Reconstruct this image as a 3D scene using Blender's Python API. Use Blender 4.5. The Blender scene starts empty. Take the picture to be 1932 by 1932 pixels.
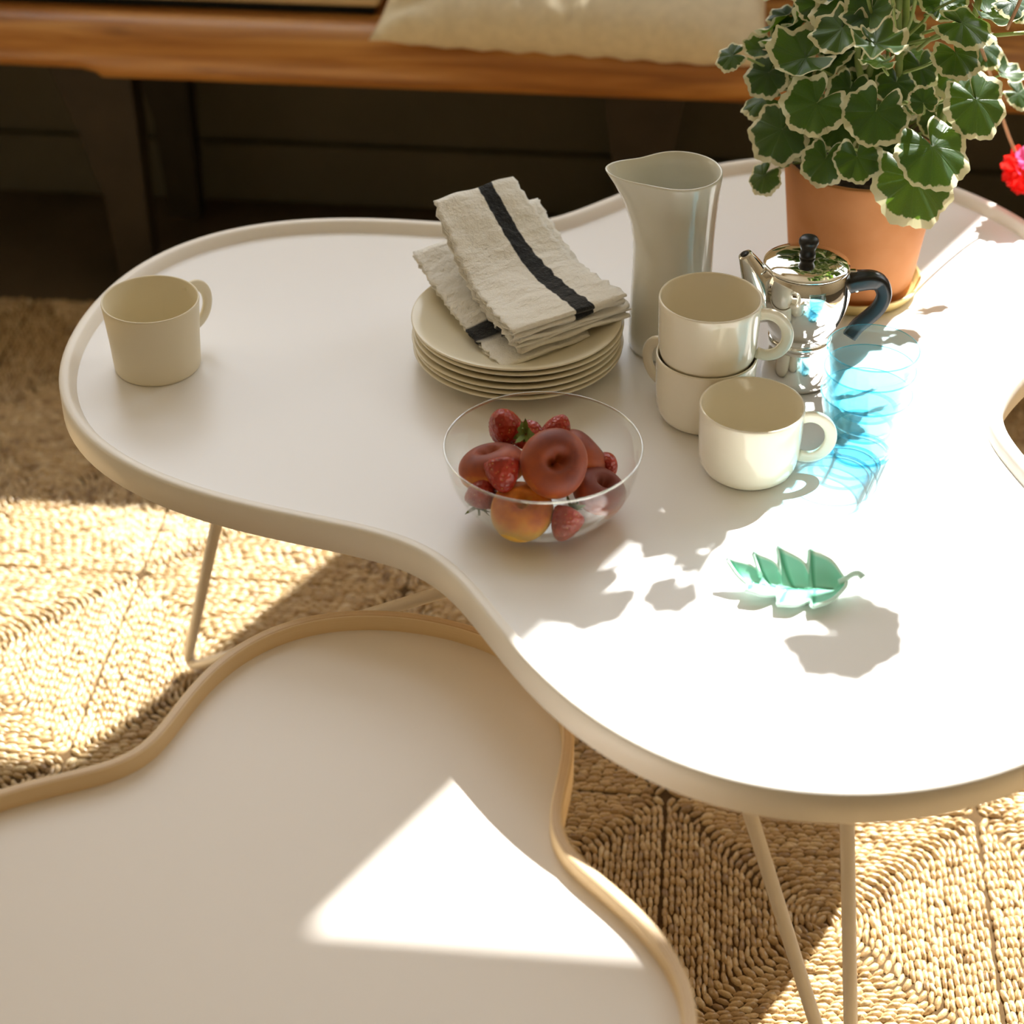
import bpy, bmesh, math, random
import numpy as np
from mathutils import Vector, Matrix

random.seed(7); np.random.seed(7)
PI = math.pi
YAW = math.radians(5.5)          # the room is turned this much against the line of sight
CA, SA = math.cos(YAW), math.sin(YAW)
scene = bpy.context.scene
COL = scene.collection

def V(x, y, z=0.0):
    """plan coordinates measured along the line of sight -> room coordinates"""
    return Vector((x * CA - y * SA, x * SA + y * CA, z))

# ------------------------------------------------------------------ camera
cam_d = bpy.data.cameras.new('camera')
cam = bpy.data.objects.new('camera', cam_d)
COL.objects.link(cam)
cam_d.sensor_fit = 'HORIZONTAL'
cam_d.sensor_width = 24.0
cam_d.lens = 24.0 * 3700.0 / 1932.0
cam.location = (0, 0, 1.35)
cam.rotation_euler = (math.radians(90 - 35.7), 0, YAW)
cam_d.clip_start = 0.05
cam_d.dof.use_dof = True
cam_d.dof.focus_distance = 1.63
cam_d.dof.aperture_fstop = 3.0
scene.camera = cam

# ------------------------------------------------------------------ light
world = bpy.data.worlds.new('sky')
scene.world = world
world.use_nodes = True
bg = world.node_tree.nodes['Background']
bg.inputs['Color'].default_value = (0.94, 0.97, 1.03, 1)
bg.inputs['Strength'].default_value = 4.05

sun_d = bpy.data.lights.new('sun', 'SUN')
sun = bpy.data.objects.new('sun', sun_d)
COL.objects.link(sun)
sun_d.energy = 20.0
sun_d.angle = math.radians(0.53)
sun_d.color = (1.0, 0.98, 0.94)
SUN = Vector((0.432, 0.779, 1.0))
sun.rotation_euler = SUN.to_track_quat('Z', 'Y').to_euler()
sun.location = (2, 6, 5)

scene.view_settings.view_transform = 'Standard'
scene.view_settings.look = 'None'
scene.view_settings.gamma = 1.0
scene.view_settings.use_curve_mapping = False
scene.view_settings.exposure = 0.0
scene.cycles.use_denoising = True
scene.cycles.max_bounces = 12
scene.cycles.diffuse_bounces = 6
scene.cycles.glossy_bounces = 6
scene.cycles.transparent_max_bounces = 48
scene.cycles.transmission_bounces = 8
scene.cycles.sample_clamp_indirect = 6.0
scene.cycles.caustics_reflective = False
scene.cycles.caustics_refractive = False

# ------------------------------------------------------------------ material helpers
def new_mat(name):
    m = bpy.data.materials.new(name)
    m.use_nodes = True
    nt = m.node_tree
    return m, nt, nt.nodes['Principled BSDF'], nt.nodes['Material Output']

def nd(nt, kind, **kw):
    n = nt.nodes.new(kind)
    for k, v in kw.items():
        if k in n.inputs.keys():
            n.inputs[k].default_value = v
        else:
            setattr(n, k, v)
    return n

def L(nt, a, b):
    nt.links.new(a, b)

def ramp(nt, fac, stops, interp='LINEAR'):
    r = nt.nodes.new('ShaderNodeValToRGB')
    r.color_ramp.interpolation = interp
    els = r.color_ramp.elements
    while len(els) < len(stops):
        els.new(0.5)
    for e, (p, c) in zip(els, stops):
        e.position = p
        e.color = (c[0], c[1], c[2], 1)
    L(nt, fac, r.inputs['Fac'])
    return r.outputs['Color']

def coords(nt, which='Object', scale=(1, 1, 1)):
    tc = nt.nodes.new('ShaderNodeTexCoord')
    mp = nt.nodes.new('ShaderNodeMapping')
    mp.inputs['Scale'].default_value = scale
    L(nt, tc.outputs[which], mp.inputs['Vector'])
    return mp.outputs['Vector']

def noise(nt, vec, scale, detail=3.0, rough=0.5):
    n = nd(nt, 'ShaderNodeTexNoise', Scale=scale, Detail=detail, Roughness=rough)
    L(nt, vec, n.inputs['Vector'])
    return n.outputs['Fac']

def bump(nt, bsdf, height, strength, distance):
    b = nd(nt, 'ShaderNodeBump', Strength=strength, Distance=distance)
    L(nt, height, b.inputs['Height'])
    L(nt, b.outputs['Normal'], bsdf.inputs['Normal'])

def plain(name, col, rough=0.5, spec=0.5, metal=0.0, var=0.06, vscale=20.0, bmp=0.0, bscale=200.0, coat=0.0):
    m, nt, b, o = new_mat(name)
    v = coords(nt)
    lo = tuple(c * (1 - var) for c in col)
    hi = tuple(min(1, c * (1 + var)) for c in col)
    L(nt, ramp(nt, noise(nt, v, vscale), [(0.3, lo), (0.7, hi)]), b.inputs['Base Color'])
    b.inputs['Roughness'].default_value = rough
    b.inputs['Specular IOR Level'].default_value = spec
    b.inputs['Metallic'].default_value = metal
    b.inputs['Coat Weight'].default_value = coat
    if bmp:
        bump(nt, b, noise(nt, v, bscale, 4), bmp, 0.002)
    return m

def thin_glass(name, tint, gloss=(1, 1, 1), f0=0.04):
    """a glass skin: tinted transmission plus a facing-dependent mirror reflection"""
    m, nt, b, o = new_mat(name)
    nt.nodes.remove(b)
    tr = nd(nt, 'ShaderNodeBsdfTransparent')
    tr.inputs['Color'].default_value = (*tint, 1)
    gl = nd(nt, 'ShaderNodeBsdfGlossy')
    gl.inputs['Roughness'].default_value = 0.02
    gl.inputs['Color'].default_value = (*gloss, 1)
    lw = nd(nt, 'ShaderNodeLayerWeight', Blend=0.5)
    p5 = nd(nt, 'ShaderNodeMath', operation='POWER')
    p5.inputs[1].default_value = 4.0
    L(nt, lw.outputs['Facing'], p5.inputs[0])
    ma = nd(nt, 'ShaderNodeMath', operation='MULTIPLY_ADD')
    ma.inputs[1].default_value = 0.75
    ma.inputs[2].default_value = f0
    L(nt, p5.outputs[0], ma.inputs[0])
    mx = nd(nt, 'ShaderNodeMixShader')
    L(nt, ma.outputs[0], mx.inputs['Fac'])
    L(nt, tr.outputs[0], mx.inputs[1])
    L(nt, gl.outputs[0], mx.inputs[2])
    L(nt, mx.outputs[0], o.inputs['Surface'])
    return m

# ------------------------------------------------------------------ object helpers
def tag(o, label=None, cat=None, group=None, kind=None):
    if label: o['label'] = label
    if cat: o['category'] = cat
    if group: o['group'] = group
    if kind: o['kind'] = kind
    return o

def empty(name, loc, rz=0.0, **kw):
    o = bpy.data.objects.new(name, None)
    o.empty_display_size = 0.05
    COL.objects.link(o)
    o.location = loc
    o.rotation_euler = (0, 0, rz)
    return tag(o, **kw)

def link(name, me, mat=None, parent=None, smooth=True, loc=None, rot=None, **kw):
    if mat is not None and len(me.materials) == 0:
        me.materials.append(mat)
    if smooth:
        for p in me.polygons:
            p.use_smooth = True
    o = bpy.data.objects.new(name, me)
    COL.objects.link(o)
    if parent is not None:
        o.parent = parent
    if loc is not None: o.location = loc
    if rot is not None: o.rotation_euler = rot
    return tag(o, **kw)

def mesh(name, verts, faces, uvs=None):
    me = bpy.data.meshes.new(name)
    me.from_pydata([tuple(v) for v in verts], [], faces)
    if uvs is not None:
        ul = me.uv_layers.new(name='UVMap')
        idx = np.empty(len(me.loops), dtype=np.int32)
        me.loops.foreach_get('vertex_index', idx)
        ul.data.foreach_set('uv', np.asarray(uvs, dtype=np.float32)[idx].ravel())
    me.update()
    return me

def fix_normals(me):
    bm = bmesh.new(); bm.from_mesh(me)
    bmesh.ops.recalc_face_normals(bm, faces=bm.faces)
    bm.to_mesh(me); bm.free(); me.update()
    return me

def sharp(o, ang=40):
    me = o.data
    bm = bmesh.new(); bm.from_mesh(me)
    for e in bm.edges:
        if len(e.link_faces) == 2:
            e.smooth = e.calc_face_angle(0) < math.radians(ang)
    bm.to_mesh(me); bm.free()
    return o

def lathe(profile, n=64, warp=None, name='lathe'):
    verts, faces, rows = [], [], []
    for (r, z) in profile:
        if r < 1e-6:
            rows.append([len(verts)]); verts.append((0, 0, z))
        else:
            row = []
            for i in range(n):
                a = 2 * PI * i / n
                x, y, zz = r * math.cos(a), r * math.sin(a), z
                if warp: x, y, zz = warp(a, r, z)
                row.append(len(verts)); verts.append((x, y, zz))
            rows.append(row)
    for a, b in zip(rows[:-1], rows[1:]):
        if len(a) == 1 and len(b) == 1: continue
        for i in range(n):
            j = (i + 1) % n
            if len(a) == 1: faces.append((a[0], b[j], b[i]))
            elif len(b) == 1: faces.append((a[i], a[j], b[0]))
            else: faces.append((a[i], a[j], b[j], b[i]))
    return fix_normals(mesh(name, verts, faces))

def smooth_path(pts, n=8, closed=False):
    """Catmull-Rom through the points"""
    P = [Vector(p) for p in pts]
    out = []
    m = len(P)
    for i in range(m if closed else m - 1):
        if closed:
            p0, p1, p2, p3 = P[i - 1], P[i], P[(i + 1) % m], P[(i + 2) % m]
        else:
            p1, p2 = P[i], P[i + 1]
            p0 = P[i - 1] if i else p1 * 2 - p2
            p3 = P[i + 2] if i + 2 < m else p2 * 2 - p1
        for k in range(n):
            t = k / n
            out.append(0.5 * ((2 * p1) + (p2 - p0) * t + (2 * p0 - 5 * p1 + 4 * p2 - p3) * t * t
                              + (3 * p1 - p0 - 3 * p2 + p3) * t ** 3))
    if not closed: out.append(P[-1])
    return out

def tube(pts, rad, n=10, sect=None, up=Vector((0, 0, 1)), closed=False, name='tube', caps=True):
    """sweep a section along a path; rad is a number, a list, or a list of (a, b) half-axes"""
    P = [Vector(p) for p in pts]; m = len(P)
    verts, faces = [], []
    prev_x = None
    for i, p in enumerate(P):
        if closed: t = (P[(i + 1) % m] - P[i - 1])
        else: t = (P[min(i + 1, m - 1)] - P[max(i - 1, 0)])
        t.normalize()
        if prev_x is None:
            x = up.cross(t)
            if x.length < 1e-4: x = Vector((1, 0, 0)).cross(t)
        else:
            x = prev_x - t * prev_x.dot(t)
        x.normalize(); prev_x = x
        y = t.cross(x)
        r = rad[i] if isinstance(rad, (list, tuple)) and not (isinstance(rad, tuple) and len(rad) == 2) else rad
        ra, rb = r if isinstance(r, tuple) else (r, r)
        for k in range(n):
            a = 2 * PI * k / n
            ca, sa = math.cos(a), math.sin(a)
            if sect == 'box':
                q = max(abs(ca), abs(sa)); f = 1 / (q ** 0.75)
                ca, sa = ca * f, sa * f
            verts.append(p + x * (ra * ca) + y * (rb * sa))
    for i in range(m if closed else m - 1):
        j = (i + 1) % m
        for k in range(n):
            l = (k + 1) % n
            faces.append((i * n + k, i * n + l, j * n + l, j * n + k))
    if not closed and caps:
        faces.append(tuple(reversed(range(n))))
        faces.append(tuple(range((m - 1) * n, m * n)))
    return fix_normals(mesh(name, verts, faces))

def box_mesh(x0, x1, y0, y1, z0, z1, bev=0.0, seg=2, name='box'):
    bm = bmesh.new()
    bmesh.ops.create_cube(bm, size=1)
    for v in bm.verts:
        v.co = Vector((x0 + (v.co.x + .5) * (x1 - x0), y0 + (v.co.y + .5) * (y1 - y0), z0 + (v.co.z + .5) * (z1 - z0)))
    if bev:
        bmesh.ops.bevel(bm, geom=bm.edges[:], offset=bev, segments=seg, profile=0.5, affect='EDGES')
    me = bpy.data.meshes.new(name)
    bm.to_mesh(me); bm.free()
    return me

def join(meshes, name='joined'):
    bm = bmesh.new()
    for m in meshes:
        bm.from_mesh(m)
    me = bpy.data.meshes.new(name)
    bm.to_mesh(me); bm.free()
    return me

# ------------------------------------------------------------------ materials
M = {}
M['wall'] = plain('wall_paint', (0.74, 0.63, 0.43), 0.85, 0.2, var=0.03, vscale=3)
M['wall_low'] = plain('wall_boards_paint', (0.115, 0.10, 0.068), 0.8, 0.2, var=0.12, vscale=4)
M['ceil'] = plain('ceiling_paint', (0.76, 0.68, 0.52), 0.9, 0.2, var=0.02, vscale=3)
M['floor'] = plain('dark_floorboards', (0.10, 0.075, 0.05), 0.5, 0.4, var=0.25, vscale=6)
M['frame'] = plain('window_frame_paint', (0.80, 0.78, 0.72), 0.5, 0.4, var=0.03)
M['pane'] = thin_glass('window_pane_glass', (0.98, 0.985, 0.98))
M['white_top'] = plain('white_laminate', (0.85, 0.83, 0.82), 0.33, 0.5, var=0.006, vscale=5)
M['white_rim'] = plain('white_lacquer', (0.87, 0.82, 0.75), 0.40, 0.5, var=0.008, vscale=5)
M['white_steel'] = plain('white_powder_coat', (0.84, 0.79, 0.74), 0.35, 0.5, var=0.01)
M['tray_top'] = plain('cream_laminate', (0.82, 0.755, 0.69), 0.42, 0.5, var=0.006, vscale=5)
M['ceramic'] = plain('cream_glaze', (0.83, 0.765, 0.62), 0.12, 0.5, var=0.01, vscale=15, coat=0.3)
M['matte_ceramic'] = plain('cream_matt_glaze', (0.80, 0.725, 0.545), 0.42, 0.4, var=0.012, vscale=15)
M['plate'] = plain('cream_plate_glaze', (0.81, 0.745, 0.575), 0.25, 0.5, var=0.012, vscale=15)
M['jug'] = plain('grey_white_glaze', (0.76, 0.75, 0.665), 0.16, 0.5, var=0.012, vscale=12, coat=0.3)
M['steel'] = plain('polished_steel', (0.86, 0.84, 0.80), 0.045, 0.5, metal=1.0, var=0.01)
M['bakelite'] = plain('black_bakelite', (0.010, 0.010, 0.011), 0.34, 0.5, var=0.1)
M['blue_glass'] = thin_glass('blue_glass', (0.82, 0.952, 0.984), f0=0.025)
M['blue_base'] = thin_glass('blue_glass_edge', (0.32, 0.74, 0.84), f0=0.05)
M['clear_glass'] = thin_glass('clear_glass', (0.978, 0.984, 0.975), f0=0.02)
M['clear_edge'] = thin_glass('clear_glass_edge', (0.72, 0.74, 0.66), f0=0.30)
M['soil'] = plain('potting_soil', (0.05, 0.035, 0.022), 0.95, 0.1, var=0.5, vscale=150, bmp=1.0, bscale=250)
M['stem'] = plain('geranium_stem', (0.26, 0.33, 0.10), 0.5, 0.4, var=0.25, vscale=40)
M['red_stem'] = plain('flower_stalk', (0.38, 0.20, 0.10), 0.5, 0.4, var=0.25, vscale=40)
M['calyx'] = plain('strawberry_calyx', (0.13, 0.17, 0.03), 0.6, 0.3, var=0.3, vscale=200)
M['linen'] = plain('cream_linen', (0.76, 0.68, 0.52), 0.95, 0.1, var=0.06, vscale=90, bmp=0.5, bscale=700)
M['mattress'] = plain('cream_cotton', (0.66, 0.55, 0.36), 0.95, 0.1, var=0.05, vscale=60, bmp=0.3, bscale=600)
M['strip'] = plain('black_strip', (0.012, 0.012, 0.010), 0.8, 0.2)
M['saucer'] = plain('ochre_glaze', (0.66, 0.50, 0.20), 0.3, 0.5, var=0.08, vscale=30)
M['rug_base'] = plain('rug_backing', (0.09, 0.055, 0.025), 0.95, 0.1, var=0.2, vscale=60)

def mat_straw():
    m, nt, b, o = new_mat('seagrass_straw')
    at = nt.nodes.new('ShaderNodeAttribute'); at.attribute_name = 'UVMap'
    sp = nt.nodes.new('ShaderNodeSeparateXYZ'); L(nt, at.outputs['Vector'], sp.inputs[0])
    c1 = ramp(nt, sp.outputs['X'], [(0.0, (0.32, 0.20, 0.09)), (0.35, (0.52, 0.36, 0.18)), (0.7, (0.64, 0.475, 0.26)), (1.0, (0.74, 0.60, 0.38))])
    n = noise(nt, coords(nt, 'Object', (1, 1, 1)), 7, 2)
    mx = nd(nt, 'ShaderNodeMixRGB', blend_type='MULTIPLY', Fac=0.5)
    L(nt, c1, mx.inputs['Color1'])
    L(nt, ramp(nt, n, [(0.3, (0.75, 0.72, 0.66)), (0.7, (1, 1, 1))]), mx.inputs['Color2'])
    m2 = nd(nt, 'ShaderNodeMixRGB', blend_type='MULTIPLY', Fac=0.55)
    L(nt, mx.outputs[0], m2.inputs['Color1'])
    fib = noise(nt, coords(nt), 420, 3)
    L(nt, ramp(nt, fib, [(0.32, (0.62, 0.56, 0.46)), (0.6, (1, 1, 1))]), m2.inputs['Color2'])
    L(nt, m2.outputs[0], b.inputs['Base Color'])
    bump(nt, b, fib, 0.5, 0.0008)
    b.inputs['Roughness'].default_value = 0.34
    b.inputs['Specular IOR Level'].default_value = 1.0
    return m
M['straw'] = mat_straw()

def mat_terracotta():
    m, nt, b, o = new_mat('terracotta')
    v = coords(nt)
    n = noise(nt, v, 18, 4)
    L(nt, ramp(nt, n, [(0.3, (0.50, 0.19, 0.055)), (0.7, (0.60, 0.255, 0.095))]), b.inputs['Base Color'])
    b.inputs['Roughness'].default_value = 0.75
    b.inputs['Specular IOR Level'].default_value = 0.3
    bump(nt, b, noise(nt, coords(nt, 'Object', (1, 1, 8)), 60, 3), 0.15, 0.001)
    return m
M['terracotta'] = mat_terracotta()

def mat_pine():
    m, nt, b, o = new_mat('aged_pine')
    v = coords(nt, 'Object', (0.6, 9, 9))
    n = nd(nt, 'ShaderNodeTexNoise', Scale=6.0, Detail=5.0, Distortion=0.6); L(nt, v, n.inputs['Vector'])
    c = ramp(nt, n.outputs['Fac'], [(0.28, (0.17, 0.055, 0.014)), (0.48, (0.40, 0.165, 0.04)), (0.68, (0.60, 0.30, 0.085))])
    kv = coords(nt, 'Object', (3.1, 9, 9))
    vo = nd(nt, 'ShaderNodeTexVoronoi', Scale=1.0); L(nt, kv, vo.inputs['Vector'])
    k = ramp(nt, vo.outputs['Distance'], [(0.05, (0.10, 0.06, 0.03)), (0.12, (1, 1, 1))])
    mx = nd(nt, 'ShaderNodeMixRGB', blend_type='MULTIPLY', Fac=0.9)
    L(nt, c, mx.inputs['Color1']); L(nt, k, mx.inputs['Color2'])
    L(nt, mx.outputs[0], b.inputs['Base Color'])
    b.inputs['Roughness'].default_value = 0.36
    b.inputs['Coat Weight'].default_value = 0.15
    return m
M['pine'] = mat_pine()
M['dark_wood'] = plain('dark_stained_wood', (0.030, 0.021, 0.012), 0.6, 0.3, var=0.2)

def mat_ply():
    m, nt, b, o = new_mat('bent_plywood')
    uv = coords(nt, 'UV')
    sp = nt.nodes.new('ShaderNodeSeparateXYZ'); L(nt, uv, sp.inputs[0])
    # v runs round the section: the sanded edge (0.40-0.60) shows the veneers
    mul = nd(nt, 'ShaderNodeMath', operation='MULTIPLY'); mul.inputs[1].default_value = 2 * PI * 30
    L(nt, sp.outputs['Y'], mul.inputs[0])
    sn = nd(nt, 'ShaderNodeMath', operation='SINE'); L(nt, mul.outputs[0], sn.inputs[0])
    st = ramp(nt, sn.outputs[0], [(0.0, (0.56, 0.36, 0.18)), (0.5, (0.82, 0.65, 0.44)), (1.0, (0.86, 0.71, 0.51))])
    grain = noise(nt, coords(nt, 'UV', (2.5, 60, 1)), 9, 4)
    gr = ramp(nt, grain, [(0.3, (0.72, 0.52, 0.27)), (0.7, (0.80, 0.61, 0.36))])
    e = ramp(nt, sp.outputs['Y'], [(0.39, (0, 0, 0)), (0.41, (1, 1, 1)), (0.60, (1, 1, 1)), (0.62, (0, 0, 0))])
    mx = nd(nt, 'ShaderNodeMixRGB'); L(nt, e, mx.inputs['Fac']); L(nt, gr, mx.inputs['Color1']); L(nt, st, mx.inputs['Color2'])
    L(nt, mx.outputs[0], b.inputs['Base Color'])
    b.inputs['Roughness'].default_value = 0.45
    return m
M['ply'] = mat_ply()

def mat_napkin(name, s0, s1, two=None, cross=False):
    m, nt, b, o = new_mat(name)
    uv = coords(nt, 'UV')
    sp = nt.nodes.new('ShaderNodeSeparateXYZ'); L(nt, uv, sp.inputs[0])
    wob = noise(nt, coords(nt, 'UV', (0.5, 30, 1)), 3, 2)
    ma = nd(nt, 'ShaderNodeMath', operation='MULTIPLY_ADD'); ma.inputs[1].default_value = 0.04
    ma.inputs[1].default_value = 0.006 if cross else 0.04
    L(nt, wob, ma.inputs[0]); L(nt, sp.outputs['Y' if cross else 'X'], ma.inputs[2])
    e_ = .002 if cross else .008
    stops = [(s0, (0.87, 0.84, 0.765)), (s0 + e_, (0.022, 0.023, 0.024)), (s1, (0.022, 0.023, 0.024)), (s1 + e_, (0.87, 0.84, 0.765))]
    if two:
        stops = [(two[0], (0.87, 0.84, 0.765)), (two[0] + .008, (0.022, 0.023, 0.024)), (two[1], (0.022, 0.023, 0.024)), (two[1] + .008, (0.87, 0.84, 0.765))] + stops
    L(nt, ramp(nt, ma.outputs[0], stops), b.inputs['Base Color'])
    b.inputs['Roughness'].default_value = 0.95
    b.inputs['Specular IOR Level'].default_value = 0.1
    b.inputs['Sheen Weight'].default_value = 0.2
    cr = noise(nt, coords(nt, 'UV', (9, 110, 1)), 1.0, 3, 0.6)
    fine = noise(nt, coords(nt), 900, 2)
    ad = nd(nt, 'ShaderNodeMath', operation='MULTIPLY_ADD'); ad.inputs[1].default_value = 0.25
    L(nt, fine, ad.inputs[0]); L(nt, cr, ad.inputs[2])
    bump(nt, b, ad.outputs[0], 1.0, 0.0030)
    return m

def mat_leaf():
    m, nt, b, o = new_mat('variegated_leaf')
    uv = coords(nt, 'UV')
    sp = nt.nodes.new('ShaderNodeSeparateXYZ'); L(nt, uv, sp.inputs[0])
    oi = nt.nodes.new('ShaderNodeObjectInfo')
    cb = nt.nodes.new('ShaderNodeCombineXYZ')
    vx = nd(nt, 'ShaderNodeMath', operation='MULTIPLY'); vx.inputs[1].default_value = 17.0; L(nt, sp.outputs['Y'], vx.inputs[0])
    rz = nd(nt, 'ShaderNodeMath', operation='MULTIPLY'); rz.inputs[1].default_value = 30.0; L(nt, oi.outputs['Random'], rz.inputs[0])
    ux = nd(nt, 'ShaderNodeMath', operation='MULTIPLY'); ux.inputs[1].default_value = 1.6; L(nt, sp.outputs['X'], ux.inputs[0])
    L(nt, vx.outputs[0], cb.inputs[0]); L(nt, ux.outputs[0], cb.inputs[1]); L(nt, rz.outputs[0], cb.inputs[2])
    n1 = nd(nt, 'ShaderNodeTexNoise', Scale=1.0, Detail=3.0); L(nt, cb.outputs[0], n1.inputs['Vector'])
    ma = nd(nt, 'ShaderNodeMath', operation='MULTIPLY_ADD'); ma.inputs[1].default_value = 0.42
    L(nt, n1.outputs['Fac'], ma.inputs[0]); L(nt, sp.outputs['X'], ma.inputs[2])
    # greens: deep towards the middle, a paler blotch in places
    n2 = noise(nt, coords(nt), 45, 3)
    g = ramp(nt, n2, [(0.3, (0.007, 0.026, 0.014)), (0.55, (0.014, 0.044, 0.017)), (0.75, (0.032, 0.080, 0.025))])
    # veins
    mul = nd(nt, 'ShaderNodeMath', operation='MULTIPLY'); mul.inputs[1].default_value = 2 * PI * 7; L(nt, sp.outputs['Y'], mul.inputs[0])
    cs = nd(nt, 'ShaderNodeMath', operation='COSINE'); L(nt, mul.outputs[0], cs.inputs[0])
    vein = ramp(nt, cs.outputs[0], [(0.90, (0, 0, 0)), (1.0, (1, 1, 1))])
    vm = nd(nt, 'ShaderNodeMixRGB', Fac=0.5, blend_type='MIX')
    vs = nd(nt, 'ShaderNodeMath', operation='MULTIPLY'); vs.inputs[1].default_value = 0.22
    L(nt, vein, vs.inputs[0]); L(nt, vs.outputs[0], vm.inputs['Fac'])
    L(nt, g, vm.inputs['Color1']); vm.inputs['Color2'].default_value = (0.065, 0.125, 0.04, 1)
    mask = ramp(nt, ma.outputs[0], [(1.06, (0, 0, 0)), (1.085, (1, 1, 1))])
    # ramp positions stop at 1: rescale first
    nt.nodes.remove(mask.node)
    sc = nd(nt, 'ShaderNodeMath', operation='MULTIPLY'); sc.inputs[1].default_value = 0.5; L(nt, ma.outputs[0], sc.inputs[0])
    mask = ramp(nt, sc.outputs[0], [(0.528, (0, 0, 0)), (0.542, (1, 1, 1))])
    mx = nd(nt, 'ShaderNodeMixRGB'); L(nt, mask, mx.inputs['Fac'])
    L(nt, vm.outputs[0], mx.inputs['Color1']); mx.inputs['Color2'].default_value = (0.74, 0.70, 0.46, 1)
    L(nt, mx.outputs[0], b.inputs['Base Color'])
    b.inputs['Roughness'].default_value = 0.42
    b.inputs['Specular IOR Level'].default_value = 0.45
    hb = nd(nt, 'ShaderNodeMath', operation='MULTIPLY_ADD'); hb.inputs[1].default_value = -0.6
    L(nt, vein, hb.inputs[0]); L(nt, n1.outputs['Fac'], hb.inputs[2])
    bump(nt, b, hb.outputs[0], 0.6, 0.0015)
    tl = nt.nodes.new('ShaderNodeBsdfTranslucent')
    tm = nd(nt, 'ShaderNodeMixRGB', blend_type='MIX'); L(nt, mask, tm.inputs['Fac'])
    tm.inputs['Color1'].default_value = (0.24, 0.44, 0.03, 1); tm.inputs['Color2'].default_value = (0.75, 0.72, 0.42, 1)
    L(nt, tm.outputs[0], tl.inputs['Color'])
    ms = nd(nt, 'ShaderNodeMixShader', Fac=0.27)
    L(nt, b.outputs[0], ms.inputs[1]); L(nt, tl.outputs[0], ms.inputs[2]); L(nt, ms.outputs[0], o.inputs['Surface'])
    return m
M['leaf'] = mat_leaf()

def mat_petal(name, c1, c2):
    m, nt, b, o = new_mat(name)
    n = noise(nt, coords(nt), 60, 2)
    L(nt, ramp(nt, n, [(0.35, c1), (0.65, c2)]), b.inputs['Base Color'])
    b.inputs['Roughness'].default_value = 0.5
    tl = nt.nodes.new('ShaderNodeBsdfTranslucent'); tl.inputs['Color'].default_value = (*c2, 1)
    ms = nd(nt, 'ShaderNodeMixShader', Fac=0.4)
    L(nt, b.outputs[0], ms.inputs[1]); L(nt, tl.outputs[0], ms.inputs[2]); L(nt, ms.outputs[0], o.inputs['Surface'])
    return m
M['petal'] = mat_petal('red_petal', (0.75, 0.01, 0.015), (0.90, 0.03, 0.02))
M['petal_pink'] = mat_petal('pink_petal', (0.75, 0.08, 0.30), (0.85, 0.20, 0.50))

def mat_peach():
    m, nt, b, o = new_mat('flat_peach_skin')
    v = coords(nt)
    oi = nt.nodes.new('ShaderNodeObjectInfo')
    sp = nt.nodes.new('ShaderNodeSeparateXYZ'); L(nt, v, sp.inputs[0])
    n = noise(nt, v, 38, 4, 0.6)
    z = nd(nt, 'ShaderNodeMath', operation='MULTIPLY_ADD'); z.inputs[1].default_value = 20.0; z.inputs[2].default_value = -0.34
    L(nt, sp.outputs['Z'], z.inputs[0])
    a = nd(nt, 'ShaderNodeMath', operation='MULTIPLY_ADD'); a.inputs[1].default_value = 0.75; L(nt, n, a.inputs[0]); L(nt, z.outputs[0], a.inputs[2])
    a2 = nd(nt, 'ShaderNodeMath', operation='MULTIPLY_ADD'); a2.inputs[1].default_value = 1.0; L(nt, oi.outputs['Alpha'], a2.inputs[0]); L(nt, a.outputs[0], a2.inputs[2])
    L(nt, ramp(nt, a2.outputs[0], [(0.25, (0.74, 0.44, 0.07)), (0.45, (0.68, 0.23, 0.03)), (0.64, (0.40, 0.085, 0.025)), (0.95, (0.19, 0.045, 0.032))]), b.inputs['Base Color'])
    b.inputs['Roughness'].default_value = 0.5
    b.inputs['Specular IOR Level'].default_value = 0.3
    b.inputs['Sheen Weight'].default_value = 0.10
    b.inputs['Sheen Roughness'].default_value = 0.4
    b.inputs['Subsurface Weight'].default_value = 0.08
    b.inputs['Subsurface Radius'].default_value = (0.01, 0.004, 0.002)
    return m
M['peach'] = mat_peach()

def mat_berry():
    m, nt, b, o = new_mat('strawberry_skin')
    v = coords(nt)
    vo = nd(nt, 'ShaderNodeTexVoronoi', Scale=330.0); L(nt, v, vo.inputs['Vector'])
    d = vo.outputs['Distance']
    seed = ramp(nt, d, [(0.10, (1, 1, 1)), (0.20, (0, 0, 0))])
    n = noise(nt, v, 70, 3)
    base = ramp(nt, n, [(0.3, (0.26, 0.018, 0.012)), (0.7, (0.46, 0.045, 0.022))])
    mx = nd(nt, 'ShaderNodeMixRGB'); L(nt, seed, mx.inputs['Fac']); L(nt, base, mx.inputs['Color1'])
    mx.inputs['Color2'].default_value = (0.55, 0.30, 0.08, 1)
    L(nt, mx.outputs[0], b.inputs['Base Color'])
    b.inputs['Roughness'].default_value = 0.28
    bump(nt, b, d, 0.8, 0.0012)
    b.inputs['Subsurface Weight'].default_value = 0.06
    b.inputs['Subsurface Radius'].default_value = (0.008, 0.002, 0.001)
    return m
M['berry'] = mat_berry()

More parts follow.
